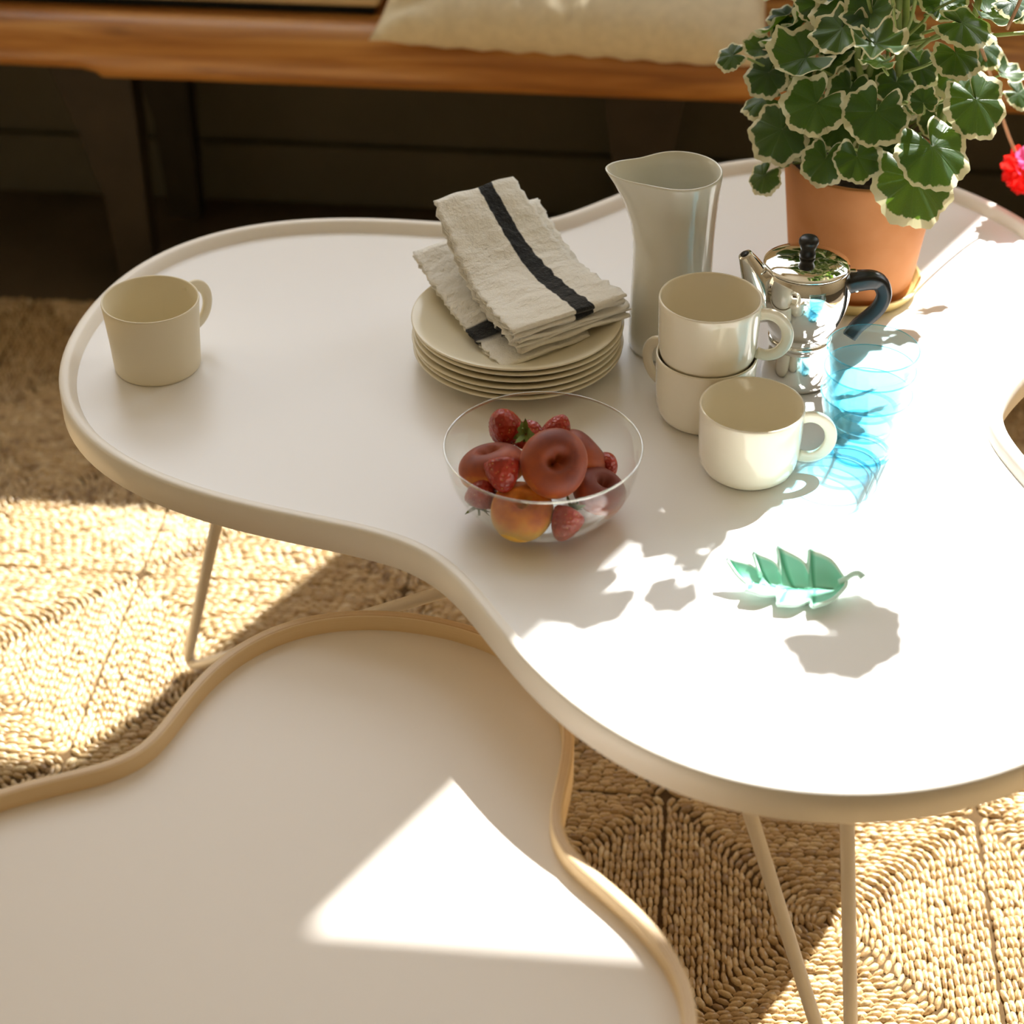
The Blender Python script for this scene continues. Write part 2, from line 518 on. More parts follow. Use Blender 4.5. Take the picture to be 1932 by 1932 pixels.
def mat_dish():
    m, nt, b, o = new_mat('celadon_glaze')
    uv = coords(nt, 'UV')
    sp = nt.nodes.new('ShaderNodeSeparateXYZ'); L(nt, uv, sp.inputs[0])
    # x: 0 at the midrib .. 1 at the edge; y: distance to the side veins; pale where the glaze runs thin
    c = ramp(nt, sp.outputs['X'], [(0.0, (0.30, 0.70, 0.56)), (0.12, (0.40, 0.78, 0.65)), (0.45, (0.32, 0.70, 0.56)), (0.86, (0.26, 0.64, 0.50)), (0.95, (0.70, 0.84, 0.76)), (1.0, (0.82, 0.88, 0.83))])
    ve = ramp(nt, sp.outputs['Y'], [(0.0, (0.22, 0.50, 0.38)), (0.12, (0.30, 0.58, 0.45)), (0.3, (1, 1, 1))])
    mx = nd(nt, 'ShaderNodeMixRGB', blend_type='MULTIPLY', Fac=0.85); L(nt, c, mx.inputs['Color1']); L(nt, ve, mx.inputs['Color2'])
    L(nt, mx.outputs[0], b.inputs['Base Color'])
    b.inputs['Roughness'].default_value = 0.1
    b.inputs['Coat Weight'].default_value = 0.4
    return m
M['dish'] = mat_dish()
M['dish_out'] = plain('pale_celadon_glaze', (0.55, 0.78, 0.69), 0.15, 0.5, var=0.05, vscale=40)

# ------------------------------------------------------------------ the room
XL, XR, YB, YF, ZC = -2.7, 2.9, 2.65, -2.2, 3.0
link('floor', box_mesh(XL, XR, YF, YB + .1, -0.08, 0.0), M['floor'], smooth=False, kind='structure')
link('ceiling', box_mesh(XL, XR, YF, YB + .1, ZC, ZC + .1), M['ceil'], smooth=False, kind='structure')
link('wall_left', box_mesh(XL - .1, XL, YF, YB + .1, 0, ZC), M['wall'], smooth=False, kind='structure')
link('wall_right', box_mesh(XR, XR + .1, YF, YB + .1, 0, ZC), M['wall'], smooth=False, kind='structure')
link('wall_front', box_mesh(XL, XR, YF - .1, YF, 0, ZC), M['wall'], smooth=False, kind='structure')

FR = 0.035
# (x0, x1, z0, z1) clear openings inside the frames
WINS = [(0.77, 2.30, 1.06, 2.741), (-1.20, 0.142, 1.06, 1.711), (-1.20, -0.05, 1.90, 2.741), (-2.45, -1.80, 1.06, 2.741)]  # last two are unseen windows, added for sky light on the tables
def back_wall():
    xs = sorted(set([XL, XR] + [w[0] - FR for w in WINS] + [w[1] + FR for w in WINS]))
    parts = []
    for a, b in zip(xs[:-1], xs[1:]):
        z = 0.62
        for q in sorted((q for q in WINS if q[0] - FR <= a + 1e-6 and q[1] + FR >= b - 1e-6), key=lambda q: q[2]):
            parts.append(box_mesh(a, b, YB, YB + .1, z, q[2] - FR)); z = q[3] + FR
        parts.append(box_mesh(a, b, YB, YB + .1, z, ZC))
    link('wall_back', join(parts), M['wall'], smooth=False, kind='structure')
back_wall()
wl = link('wall_back_panelling', box_mesh(XL, XR, YB, YB + .1, 0.0, 0.62), M['wall_low'], smooth=False, kind='structure')
for k in range(4):
    link('board', box_mesh(XL, XR, YB - 0.012, YB, 0.10 + k * .13, 0.222 + k * .13, 0.003, 1), M['wall_low'], wl, smooth=False)
link('baseboard_back', box_mesh(XL, XR, YB - 0.018, YB, 0.0, 0.095, 0.004, 1), M['wall_low'], smooth=False, kind='structure')
for i, (x0, x1, z0, z1) in enumerate(WINS):
    w = empty('window_%d' % (i + 1), ((x0 + x1) / 2, YB, z0), kind='structure')
    cx = (x0 + x1) / 2
    f = join([box_mesh(x0 - FR - cx, x0 - cx, 0, .04, -FR, z1 - z0 + FR), box_mesh(x1 - cx, x1 + FR - cx, 0, .04, -FR, z1 - z0 + FR),
              box_mesh(x0 - cx, x1 - cx, 0, .04, -FR, 0), box_mesh(x0 - cx, x1 - cx, 0, .04, z1 - z0, z1 - z0 + FR)])
    link('window_frame', f, M['frame'], w, smooth=False)
    link('pane', box_mesh(x0 - cx, x1 - cx, .018, .022, 0, z1 - z0), M['pane'], w, smooth=False)
    pd = bpy.data.lights.new('daylight_opening', 'AREA')
    pd.shape = 'RECTANGLE'; pd.size = x1 - x0; pd.size_y = z1 - z0
    pd.cycles.is_portal = True
    po = bpy.data.objects.new('daylight_opening', pd); COL.objects.link(po)
    po.location = (cx, YB + .07, (z0 + z1) / 2)
    po.rotation_euler = (math.radians(-90), 0, 0)

# ------------------------------------------------------------------ rug
def rug_tile_mesh(seed):
    rng = np.random.RandomState(seed)
    H = 0.1485; PITCH = 0.0054; LEN = 0.0120
    verts, faces, uvs = [], [], []
    def ring_point(h, rc, d):
        """walk d along a rounded square of half-size h"""
        side = 2 * (h - rc); arc = rc * PI / 2
        per = 4 * (side + arc); d %= per
        q = int(d // (side + arc)); d -= q * (side + arc)
        if d < side: p = (h, -h + rc + d); t = PI / 2
        else:
            a = (d - side) / max(rc, 1e-6); p = (h - rc + rc * math.cos(a), h - rc + rc * math.sin(a)); t = PI / 2 + a
        ca, sa = math.cos(q * PI / 2), math.sin(q * PI / 2)
        return p[0] * ca - p[1] * sa, p[0] * sa + p[1] * ca, t + q * PI / 2
    k = 0
    h = H - PITCH * .5
    while h > 0.003:
        rc = min(h, 0.009 + 0.25 * (H - h)) * 0.95
        per = 8 * (h - rc) + 2 * PI * rc
        n = max(3, int(round(per / LEN)))
        off = rng.rand()
        for i in range(n):
            x, y, t = ring_point(h, rc, (i + off) * per / n)
            t += rng.normal(0, .10) + 0.12
            x += rng.normal(0, .0005); y += rng.normal(0, .0005)
            ln = LEN * .62 * (1 + rng.normal(0, .10)); wd = PITCH * .545 * (1 + rng.normal(0, .12)); ht = 0.0054 * (1 + rng.normal(0, .22))
            ct, st = math.cos(t), math.sin(t)
            shade = min(1, max(0, rng.normal(.5, .22)))
            b0 = len(verts)
            for (s, f) in ((-1, .30), (-.45, .92), (.45, 1.0), (1, .30)):
                for a in (0.0, 0.33, 0.67, 1.0):
                    aa = PI * a
                    lx, ly, lz = s * ln, wd * f * math.cos(aa), 0.0012 + ht * f * math.sin(aa)
                    verts.append((x + lx * ct - ly * st, y + lx * st + ly * ct, lz)); uvs.append((shade, f))
            for r in range(3):
                for a in range(3):
                    p = b0 + r * 4 + a
                    faces.append((p, p + 4, p + 5, p + 1))
        h -= PITCH; k += 1
    me = mesh('rug_tile', verts, faces, uvs)
    bm = bmesh.new(); bm.from_mesh(me)
    for f in bm.faces:
        f.normal_update()
        if f.normal.z < -1e-3: f.normal_flip()
    bm.to_mesh(me); bm.free()
    me.materials.append(M['straw'])
    for p in me.polygons: p.use_smooth = True
    return me
RT = 0.30; RX0, RY0 = 0.016, 1.405
rug = empty('seagrass_rug', (RX0, RY0, 0), label='woven seagrass rug of square braided tiles under both tables', cat='rug')
tiles = [rug_tile_mesh(s) for s in (1, 2, 3)]
ix0, ix1, iy0, iy1 = -4, 4, -3, 3
link('rug_backing', box_mesh(ix0 * RT, ix1 * RT, iy0 * RT, iy1 * RT, 0.0, 0.0016), M['rug_base'], rug, smooth=False)
for i in range(ix0, ix1):
    for j in range(iy0, iy1):
        link('rug_tile', tiles[(i * 3 + j * 5) % 3], None, rug, loc=((i + .5) * RT, (j + .5) * RT, 0.0),
             rot=(0, 0, PI / 2 * ((i * 7 + j * 3) % 4)))

# ------------------------------------------------------------------ the two tables
def outline_from_radii(rr, n=240):
    rr = np.array(rr); m = len(rr)
    f = np.fft.rfft(rr) / m
    th = np.arange(n) * 2 * PI / n
    r = np.full(n, f[0].real)
    for k in range(1, min(len(f), 14)):
        r += 2 * (f[k].real * np.cos(k * th) - f[k].imag * np.sin(k * th))
    return np.column_stack([r * np.cos(th), r * np.sin(th)])

def inward(P):
    t = np.roll(P, -1, 0) - np.roll(P, 1, 0)
    t /= np.linalg.norm(t, axis=1)[:, None]
    return np.column_stack([-t[:, 1], t[:, 0]])

def sweep_outline(P, sect, name):
    N = inward(P); n, m = len(P), len(sect)
    seg = np.linalg.norm(np.roll(P, -1, 0) - P, axis=1); cum = np.concatenate([[0], np.cumsum(seg)])
    sl = [0]
    for a, b in zip(sect, sect[1:] + sect[:1]): sl.append(sl[-1] + math.hypot(a[0] - b[0], a[1] - b[1]))
    verts, faces, uvs = [], [], []
    for i in range(n + 1):
        p, q = P[i % n], N[i % n]
        for j in range(m + 1):
            d, z = sect[j % m][:2]
            verts.append((p[0] + q[0] * d, p[1] + q[1] * d, z))
            uvs.append((cum[i], sect[j % m][2] if j < m else 1.0))
    for i in range(n):
        for j in range(m):
            a = i * (m + 1) + j; b = (i + 1) * (m + 1) + j
            faces.append((a, a + 1, b + 1, b))
    me = mesh(name, verts, faces, uvs)
    bm = bmesh.new(); bm.from_mesh(me)
    bmesh.ops.remove_doubles(bm, verts=bm.verts, dist=1e-6)
    bmesh.ops.recalc_face_normals(bm, faces=bm.faces)
    bm.to_mesh(me); bm.free()
    return me

def slab(P, inset, z0, z1, name):
    N = inward(P); Q = P + N * inset; n = len(Q)
    verts = [(x, y, z1) for x, y in Q] + [(x, y, z0) for x, y in Q] + [(0, 0, z1), (0, 0, z0)]
    faces = []
    for i in range(n):
        j = (i + 1) % n
        faces += [(i, j, 2 * n), (n + j, n + i, 2 * n + 1), (i, n + i, n + j, j)]
    return fix_normals(mesh(name, verts, faces))

def rod_frame(pts_floor, pts_top, rad, name, bend=0.035):
    """a bent rod: down to the floor, along it and up again, with rounded corners"""
    A, B = Vector(pts_top[0]), Vector(pts_floor[0]); C_, D = Vector(pts_floor[1]), Vector(pts_top[1])
    path = [A]
    def corner(p, q, r):
        d1 = (p - q).normalized(); d2 = (r - q).normalized()
        s, e = q + d1 * bend, q + d2 * bend
        return [s * (1 - t) ** 2 + q * 2 * t * (1 - t) + e * t * t for t in [i / 8 for i in range(9)]]
    path += corner(A, B, C_) + corner(B, C_, D) + [D]
    return tube(path, rad, 12, name=name)

C1 = Vector((0.1189, 1.4502, 0))
T1 = 0.442
RR = [0.3243, 0.3533, 0.3882, 0.423, 0.4526, 0.4741, 0.4875, 0.495, 0.4988, 0.4991, 0.4943, 0.4818, 0.4602, 0.4307, 0.3969, 0.3638, 0.3359, 0.317, 0.3097, 0.3157, 0.3354, 0.3669, 0.4056, 0.445, 0.4786, 0.5025, 0.516, 0.5216, 0.5223, 0.5196, 0.5126, 0.499, 0.4775, 0.4487, 0.4158, 0.3828, 0.3537, 0.3313, 0.3179, 0.3158, 0.3266, 0.3502, 0.3841, 0.4231, 0.4609, 0.4922, 0.5147, 0.5286, 0.5355, 0.5358, 0.5287, 0.5122, 0.4851, 0.4491, 0.4081, 0.3679, 0.334, 0.3109, 0.3013, 0.306]
P1 = outline_from_radii(RR)
tab1 = empty('coffee_table', V(C1.x, C1.y), YAW, label='large white three-lobed coffee table with raised rim and thin rod legs', cat='table')
link('table_top', slab(P1, 0.006, 0.4255, T1, 'table_top'), M['white_top'], tab1, smooth=False)
s1 = [(0.0015, .4240, 0), (0, .4255, .1), (0, .4495, .3), (.0012, .4515, .35), (.003, .4522, .4), (.0075, .4522, .5), (.0095, .4512, .55), (.0115, .4480, .6), (.0145, .4422, .7), (.0145, .4240, .9)]
sharp(link('rim', sweep_outline(P1, s1, 'rim'), M['white_rim'], tab1), 50)
def loc1(x, y, z): return (x - C1.x, y - C1.y, z)
ZR = 0.0135
def hairpin(foot, a, b, rad, name, bend=0.045):
    """a V of bent rod: down to the foot, round a tight bend and up again"""
    A, B, F_ = Vector(a), Vector(b), Vector(foot)
    d1, d2 = (A - F_).normalized(), (B - F_).normalized()
    p, q = F_ + d1 * bend, F_ + d2 * bend
    arc = [p * (1 - t) ** 2 + F_ * 2 * t * (1 - t) + q * t * t for t in [i / 10 for i in range(11)]]
    low = min(v.z for v in arc)
    path = [A] + [v + Vector((0, 0, 0.0155 - low)) for v in arc] + [B]
    return tube(path, rad, 12, name=name)
frames = [((-0.3470, 1.5950), (-0.236, 1.452), (0.0148, 1.2142)),
          ((0.2790, 1.0030), (0.1395, 1.0960), (0.2440, 1.1090)),
          ((0.450, 1.800), (0.340, 1.720), (0.340, 1.560))]
for ft, a, b in frames:
    link('leg', hairpin(loc1(*ft, 0.0), loc1(*a, 0.426), loc1(*b, 0.426), 0.0057, 'leg'), M['white_steel'], tab1)

C2 = Vector((-0.1437, 0.9163, 0))
th = np.arange(60) * 2 * PI / 60
RR2 = 0.2525 * (1 + 0.2207 * np.cos(3 * (th - 1.3066)) - 0.0379 * np.cos(6 * (th - 1.3066)))
P2 = outline_from_radii(RR2)
T2 = 0.3715
tab2 = empty('tray_table', V(C2.x, C2.y), YAW, label='smaller cream tray table with bare plywood rim tucked under the white table', cat='table')
link('table_top', slab(P2, 0.004, 0.357, T2, 'table_top'), M['tray_top'], tab2, smooth=False)
s2 = [(0.001, .3545, 0), (0, .3555, .1), (0, .3835, .37), (.0008, .3848, .39), (.0022, .3853, .41), (.0068, .3853, .59), (.0082, .3848, .61), (.009, .3835, .63), (.009, .3545, .9)]
sharp(link('rim', sweep_outline(P2, s2, 'rim'), M['ply'], tab2), 50)
for k in range(3):
    a = math.radians(74.86 + 120 * k)
    d = Vector((math.cos(a), math.sin(a), 0)); e = Vector((-d.y, d.x, 0))
    link('leg', hairpin(d * .185, d * .12 + e * .05 + Vector((0, 0, .357)), d * .12 - e * .05 + Vector((0, 0, .357)), 0.0057, 'leg'), M['white_steel'], tab2)

# ------------------------------------------------------------------ crockery
def mug_meshes(kind):
    if kind == 'conical':
        prof = [(0, .0), (.0365, .0), (.0375, .0012), (.0380, .003), (.0395, .030), (.0418, .060), (.0425, .0655), (.0421, .0668), (.0412, .0668), (.0405, .0655), (.0375, .030), (.0358, .006), (.034, .0042), (0, .0042)]
        hz = (.056, .021)
    else:
        prof = [(0, .002), (.0290, .002), (.0300, .0), (.0320, .0), (.0335, .0010), (.0372, .0045), (.0396, .0105), (.0408, .018), (.0416, .034), (.0422, .055), (.0424, .0605), (.0420, .0620), (.0411, .0620), (.0404, .0608), (.0394, .034), (.0384, .018), (.0366, .0105), (.032, .0065), (0, .0055)]
        hz = (.0495, .0150)
    body = lathe(prof, 72, name='mug_body')
    top, bot = hz
    mid = (top + bot) / 2; R = (top - bot) / 2
    path = []
    for i in range(25):
        a = math.radians(115 - 230 * i / 24)
        path.append((.0402 + .0075 + .0175 * math.cos(a), 0, mid + R * math.sin(a) * 1.12))
    h = tube(path, (.0050, .0023), 14, sect='box', up=Vector((0, 1, 0)), name='mug_handle')
    return body, h
MUG = {k: mug_meshes(k) for k in ('conical', 'round')}
def mug(kind, x, y, z, hdir, mat, label, group=None):
    t = empty('mug', V(x, y, z), YAW + math.atan2(hdir[1], hdir[0]), label=label, cat='mug', group=group)
    b, h = MUG[kind]
    if len(b.materials) == 0: b.materials.append(mat); h.materials.append(mat)
    link('body', b, None, t); link('handle', h, None, t)
    return t
mug('conical', -0.3135, 1.487, T1 + .0002, (0.62, 0.78), M['matte_ceramic'], 'matt cream conical mug standing alone, far from the other crockery')
mug('round', 0.1625, 1.405, T1 + .0002, (-0.70, 0.71), M['ceramic'], 'lower glossy cream mug of the stacked pair')
mug('round', 0.1625, 1.405, T1 + .0532, (1.0, -0.22), M['ceramic'], 'upper glossy cream mug resting on another mug')
mug('round', 0.1925, 1.325, T1 + .0002, (1.0, -0.05), M['ceramic'], 'glossy cream mug standing on the table in front of the stacked mugs')

plate_prof = [(0, .0016), (.052, .0016), (.0535, 0), (.056, 0), (.058, .0016), (.070, .0050), (.084, .0102), (.0920, .0140), (.0926, .0149), (.0922, .0158), (.0912, .0160), (.083, .0130), (.068, .0080), (.056, .0048), (.050, .0042), (0, .0040)]
plate_me = lathe(plate_prof, 96, name='plate'); plate_me.materials.append(M['plate'])
NP = 6; PS = 0.0060
names = ['bottom cream plate of the stack, resting on the table', 'second plate up from the bottom of the cream stack', 'third plate up from the bottom of the cream stack',
         'third plate down from the top of the cream stack', 'cream plate just below the topmost one of the stack', 'topmost cream plate of the stack, carrying the folded napkins']
for k in range(NP):
    link('plate', plate_me, None, loc=V(.0051 + .0010 * math.sin(k * 2.1), 1.4974 + .001 * math.cos(k * 1.7), T1 + .0002 + k * PS), rot=(0, 0, YAW + k), label=names[k], cat='plate', group='stacked cream plates')
ZP = T1 + .0002 + (NP - 1) * PS     # base of the top plate

def napkin(name_label, mat, o, ew, es, width, w_back, base, layers, th, seed, length=None):
    """a cloth folded back and forth; base = [(h, z)] along the fold direction, from the front fold backwards"""
    rng = random.Random(seed)
    bp = [Vector((h, z)) for h, z in base]
    fine = []
    for a, b, i in zip(bp[:-1], bp[1:], range(len(bp))):
        p0 = bp[i - 1] if i else a * 2 - b
        p3 = bp[i + 2] if i + 2 < len(bp) else b * 2 - a
        for k in range(10):
            t = k / 10
            fine.append(0.5 * ((2 * a) + (b - p0) * t + (2 * p0 - 5 * a + 4 * b - p3) * t * t + (3 * a - p0 - 3 * b + p3) * t ** 3))
    fine.append(bp[-1])
    cum = [0]
    for a, b in zip(fine[:-1], fine[1:]): cum.append(cum[-1] + (b - a).length)
    Ltot = cum[-1]
    def at(s, n):
        s = max(-0.02, min(Ltot, s))
        if s <= 0: p = fine[0] + (fine[1] - fine[0]).normalized() * s; t = (fine[1] - fine[0]).normalized()
        else:
            i = min(len(cum) - 2, max(0, int(np.searchsorted(cum, s)) - 1))
            f = (s - cum[i]) / (cum[i + 1] - cum[i])
            p = fine[i].lerp(fine[i + 1], f); t = (fine[i + 1] - fine[i]).normalized()
        nn = Vector((-t.y, t.x))
        return p + nn * n, s
    path = []
    M_ = 30
    for l in range(layers):
        n = (layers - 1 - l) * th
        s_front = 0.0 + rng.uniform(0, .006) ; s_back = Ltot - (0 if l == 0 else rng.uniform(.001, .006))
        ss = [s_back + (s_front - s_back) * i / M_ for i in range(M_ + 1)]
        if l % 2: ss.reverse()
        path += [(s, n, l) for s in ss]
        if l < layers - 1:
            sgn = -1 if l % 2 == 0 else 1
            e = ss[-1]
            for k in range(1, 6):
                a = PI * k / 6
                path.append((e + sgn * math.sin(a) * th * .6, n - th * (1 - math.cos(a)) / 2, l + k / 6))
    NU = 26
    verts, uvs, faces = [], [], []
    wob = [[rng.uniform(-1, 1) for _ in range(6)] for _ in range(layers + 1)]
    for i, (s, n, l) in enumerate(path):
        p, sc_ = at(s, n)
        f = max(0, min(1, s / Ltot))
        w = width + (w_back - width) * f
        li = int(l); fr = l - li
        dl = (wob[li][0] * (1 - fr) + wob[min(li + 1, layers)][0] * fr) * .0022
        dr = (wob[li][1] * (1 - fr) + wob[min(li + 1, layers)][1] * fr) * .0028
        for k in range(NU + 1):
            u = k / NU
            x = dl + (w + dr - dl) * u + (.0018 * math.sin(s * 420 + li * 2 + seed) + .0006 * math.sin(s * 910 + li)) * (abs(u - .5) * 2) ** 3
            dz = .00055 * math.sin(s * 330 + u * 5 + li) + .00045 * math.sin(s * 700 + u * 11 + seed) + .0007 * math.sin(u * 13 + li * 1.3 + s * 60)
            # the plan position: along the fold direction by p.x, up by p.y
            px = o[0] + ew[0] * (x - width / 2 * (1 if w_back == width else 1) + (width - w) * .5 * 0) + es[0] * p.x
            py = o[1] + ew[1] * (x - width / 2) + es[1] * p.x
            verts.append((px, py, p.y + dz)); uvs.append((u, s))
    m = NU + 1
    for i in range(len(path) - 1):
        for k in range(NU):
            a = i * m + k
            faces.append((a, a + 1, a + m + 1, a + m))
    vv = [Vector(v) for v in verts]
    base_o = Vector((o[0], o[1], base[0][1]))
    vv = [v - base_o for v in vv]
    me = mesh('napkin', vv, faces, uvs)
    ob = link('folded_napkin', me, mat, loc=V(o[0], o[1], base[0][1]), rot=(0, 0, YAW), label=name_label, cat='napkin', group='folded striped napkins')
    sm = ob.modifiers.new('cloth_thickness', 'SOLIDIFY'); sm.thickness = 0.0013; sm.offset = 0
    return ob

zb = ZP + .0052
EW, ES = (0.835, 0.55), (-0.42, 0.905)
M['nap1'] = mat_napkin('linen_top', 0.565, 0.73)
M['nap2'] = mat_napkin('linen_middle', 0.034, 0.052, cross=True)
M['nap3'] = mat_napkin('linen_bottom', 0.046, 0.072, cross=True)
napkin('lowest crinkled white napkin, its black band showing beside the plate well', M['nap3'], (.0300, 1.4435), (0.80, 0.60), (-0.47, 0.88), .092, .095,
       [(0, zb), (.05, zb + .0010), (.10, zb + .0075), (.14, zb + .016), (.175, zb + .028)], 3, .0031, 3)
napkin('middle crinkled white napkin between the two other folded napkins', M['nap2'], (.0560, 1.4580), EW, ES, .115, .098,
       [(0, zb + .0122), (.05, zb + .0118), (.09, zb + .0175), (.125, zb + .030), (.165, zb + .050)], 6, .0021, 5)
napkin('topmost crinkled white napkin with one broad black stripe', M['nap1'], (.0500, 1.4540), EW, ES, .116, .082,
       [(0, zb + .0262), (.05, zb + .0262), (.09, zb + .0320), (.122, zb + .0460), (.150, zb + .064), (.170, zb + .0755)], 4, .0034, 9)

def jug():
    H = .172
    def warp(a, r, z):
        f = max(0, (z - .095) / (H - .095)) ** 2.2
        d = (a - math.radians(186) + PI) % (2 * PI) - PI
        g = math.exp(-(d / .50) ** 2)
        rr = r + f * (.024 * g - .0014 * math.exp(-((abs(d) - 1.0) / .5) ** 2))
        return rr * math.cos(a), rr * math.sin(a), z + f * (.004 * g)
    outer = [(0, .001), (.030, .001), (.032, 0), (.0345, .0012), (.0358, .004), (.0362, .02), (.0356, .05), (.0350, .08), (.0350, .105), (.0356, .125), (.0366, .145), (.0378, .160), (.0386, .1695), (.0384, .1715), (.0374, .1720), (.0364, .1712)]
    inner = [(.0356, .160), (.0344, .145), (.0334, .125), (.0328, .105), (.0328, .08), (.0332, .04), (.032, .010), (.028, .006), (0, .0055)]
    link('pitcher', lathe(outer + inner, 96, warp, 'pitcher'), M['jug'], loc=V(.1405, 1.5215, T1 + .0002), rot=(0, 0, YAW),
         label='tall greyish white ceramic pitcher with a pinched spout', cat='pitcher')
jug()

# moka pot
def moka():
    t = empty('moka_pot', V(.2490, 1.468, T1 + .0002), YAW, label='polished steel stovetop coffee pot with black handle and knob', cat='coffee pot')
    def sc(pr, r=1.12, z=1.0): return [(a * r, b * z) for a, b in pr]
    boiler = [(0, 0), (.0285, 0), (.0295, .0010), (.0298, .003), (.0292, .010), (.0270, .024), (.0252, .034), (.0246, .0375), (.0262, .0385), (.0262, .0425), (.0246, .0435), (0, .0435)]
    link('boiler', lathe(sc(boiler, 1.05), 64, name='boiler'), M['steel'], t)
    upper = [(0, .0436), (.0235, .0436), (.0240, .0450), (.0240, .0478), (.0252, .0500), (.0300, .0600), (.0336, .0720), (.0354, .0840), (.0356, .0930), (.0346, .1020), (.0326, .1090), (.0316, .1102), (.0308, .1100), (.0, .108)]
    up = link('upper_chamber', lathe(sc(upper), 72, name='upper'), M['steel'], t)
    lid = [(.0318, .1104), (.0326, .1112), (.0324, .1124), (.030, .1132), (.0285, .1142), (.022, .1162), (.012, .1178), (.006, .1183), (0, .1184)]
    ld = link('lid', lathe(sc(lid), 72, name='lid'), M['steel'], t)
    kn = [(0, .1180), (.0068, .1182), (.0068, .1218), (.0060, .1240), (.0070, .1275), (.0084, .1310), (.0084, .1338), (.0068, .1362), (.0035, .1372), (0, .1374)]
    link('knob', lathe(sc(kn, 1.0), 40, name='knob'), M['bakelite'], ld)
    # spout: a tapering beak
    sp = smooth_path([(-.028, -.004, .070), (-.0370, -.0055, .088), (-.0430, -.0065, .102), (-.0490, -.0075, .1150), (-.0540, -.0085, .1250)], 6)
    rad = [.0165 - .0115 * (i / (len(sp) - 1)) for i in range(len(sp))]
    link('spout', tube(sp, [(r, r * 1.15) for r in rad], 18, name='spout'), M['steel'], up)
    link('spout_dark_disc', tube([(-.0537, -.0085, .1243), (-.0542, -.0086, .1254)], .0038, 14, name='spout_dark_disc'), M['bakelite'], up)  # solid black disc, the dark of a hollow put into its colour
    hp = smooth_path([(.0345, -.004, .0955), (.045, -.006, .0985), (.0560, -.008, .1000), (.0630, -.0095, .0965), (.0665, -.010, .0870), (.0635, -.010, .0755), (.0560, -.009, .0650), (.0475, -.008, .0555), (.0420, -.007, .0450)], 6)
    n = len(hp)
    hr = []
    for i in range(n):
        f = i / (n - 1)
        hr.append((.0066, .0104 - .0050 * min(1, f / .35) if f < .35 else .0048 - .0012 * (f - .35) / .65))
    hd = link('handle', tube(hp, hr, 16, sect='box', up=Vector((0, 1, 0)), name='handle'), M['bakelite'], t)
    link('rivet', lathe([(0, .0010), (.0014, .0008), (.0018, 0), (0, 0)], 16), M['steel'], hd, loc=(.0425, -.0130, .0925), rot=(PI / 2, 0, 0))
    hg = box_mesh(.031, .0425, -.0060, -.0010, .1025, .1075, .001, 1)
    link('hinge', hg, M['steel'], ld, smooth=False)
moka()

# blue tumblers, nested
def tumbler_mesh():
    h = .0580; r0, r1 = .0262, .0374; w = .0013
    o_ = [(0, .0006), (.022, .0004), (.0252, 0), (.0262, .0010)]
    for k in range(1, 9):
        f = k / 8; o_.append((r0 + (r1 - r0) * f, .001 + (h - .002) * f))
    o_ += [(r1 - .0001, h - .0004), (r1 - w * .5, h), (r1 - w, h - .0005)]
    for k in range(7, -1, -1):
        f = k / 8; z = .0058 + (h - .0065) * f
        if z < .009: break
        o_.append((r0 + (r1 - r0) * (z / h) - w, z))
    o_ += [(r0 + .0002, .0075), (.0215, .0060), (.012, .0055), (0, .0054)]
    me = lathe(o_, 72, name='tumbler')
    me.materials.append(M['blue_glass']); me.materials.append(M['blue_base'])
    for p in me.polygons:
        if p.center.z > h - .0011 or (p.center.z < .0012 and math.hypot(p.center.x, p.center.y) > .018): p.material_index = 1
    return me
tm = tumbler_mesh()
glab = ['lowest blue glass tumbler of the nested stack', 'middle blue glass tumbler of the nested stack', 'top blue glass tumbler of the nested stack']
for k, dz in enumerate((0, .0225, .0415)):
    link('tumbler', tm, None, loc=V(.2883 + .0005 * k, 1.351, T1 + .0002 + dz), rot=(0, 0, YAW + k * .7), label=glab[k], cat='glass', group='nested blue tumblers')

# ------------------------------------------------------------------ glass bowl with fruit
BX, BY = 0.0241, 1.2594
bw = .0011
bo = [(0, .0003), (.022, .0), (.030, .0008), (.040, .0036), (.050, .0092), (.0595, .0175), (.0670, .0280), (.0722, .0400), (.0752, .0520), (.0766, .0630), (.0770, .0650), (.0774, .0657), (.0774, .0664)]
bi = [(.0769, .0670), (.0764, .0670), (.0759, .0664), (.0759, .0657), (.0762, .0648)] + [(max(0, r - bw * (.9 if z > .02 else .5)), z + bw * (0.1 if z > .03 else .8)) for r, z in reversed(bo[:-3])]
bowl_me = lathe(bo + bi, 96, name='glass_bowl'); bowl_me.materials.append(M['clear_glass']); bowl_me.materials.append(M['clear_edge'])
for p in bowl_me.polygons:
    if p.center.z > .0652: p.material_index = 1
link('glass_bowl', bowl_me, None, loc=V(BX, BY, T1 + .0002), rot=(0, 0, YAW), label='clear round glass bowl holding peaches and strawberries', cat='bowl')

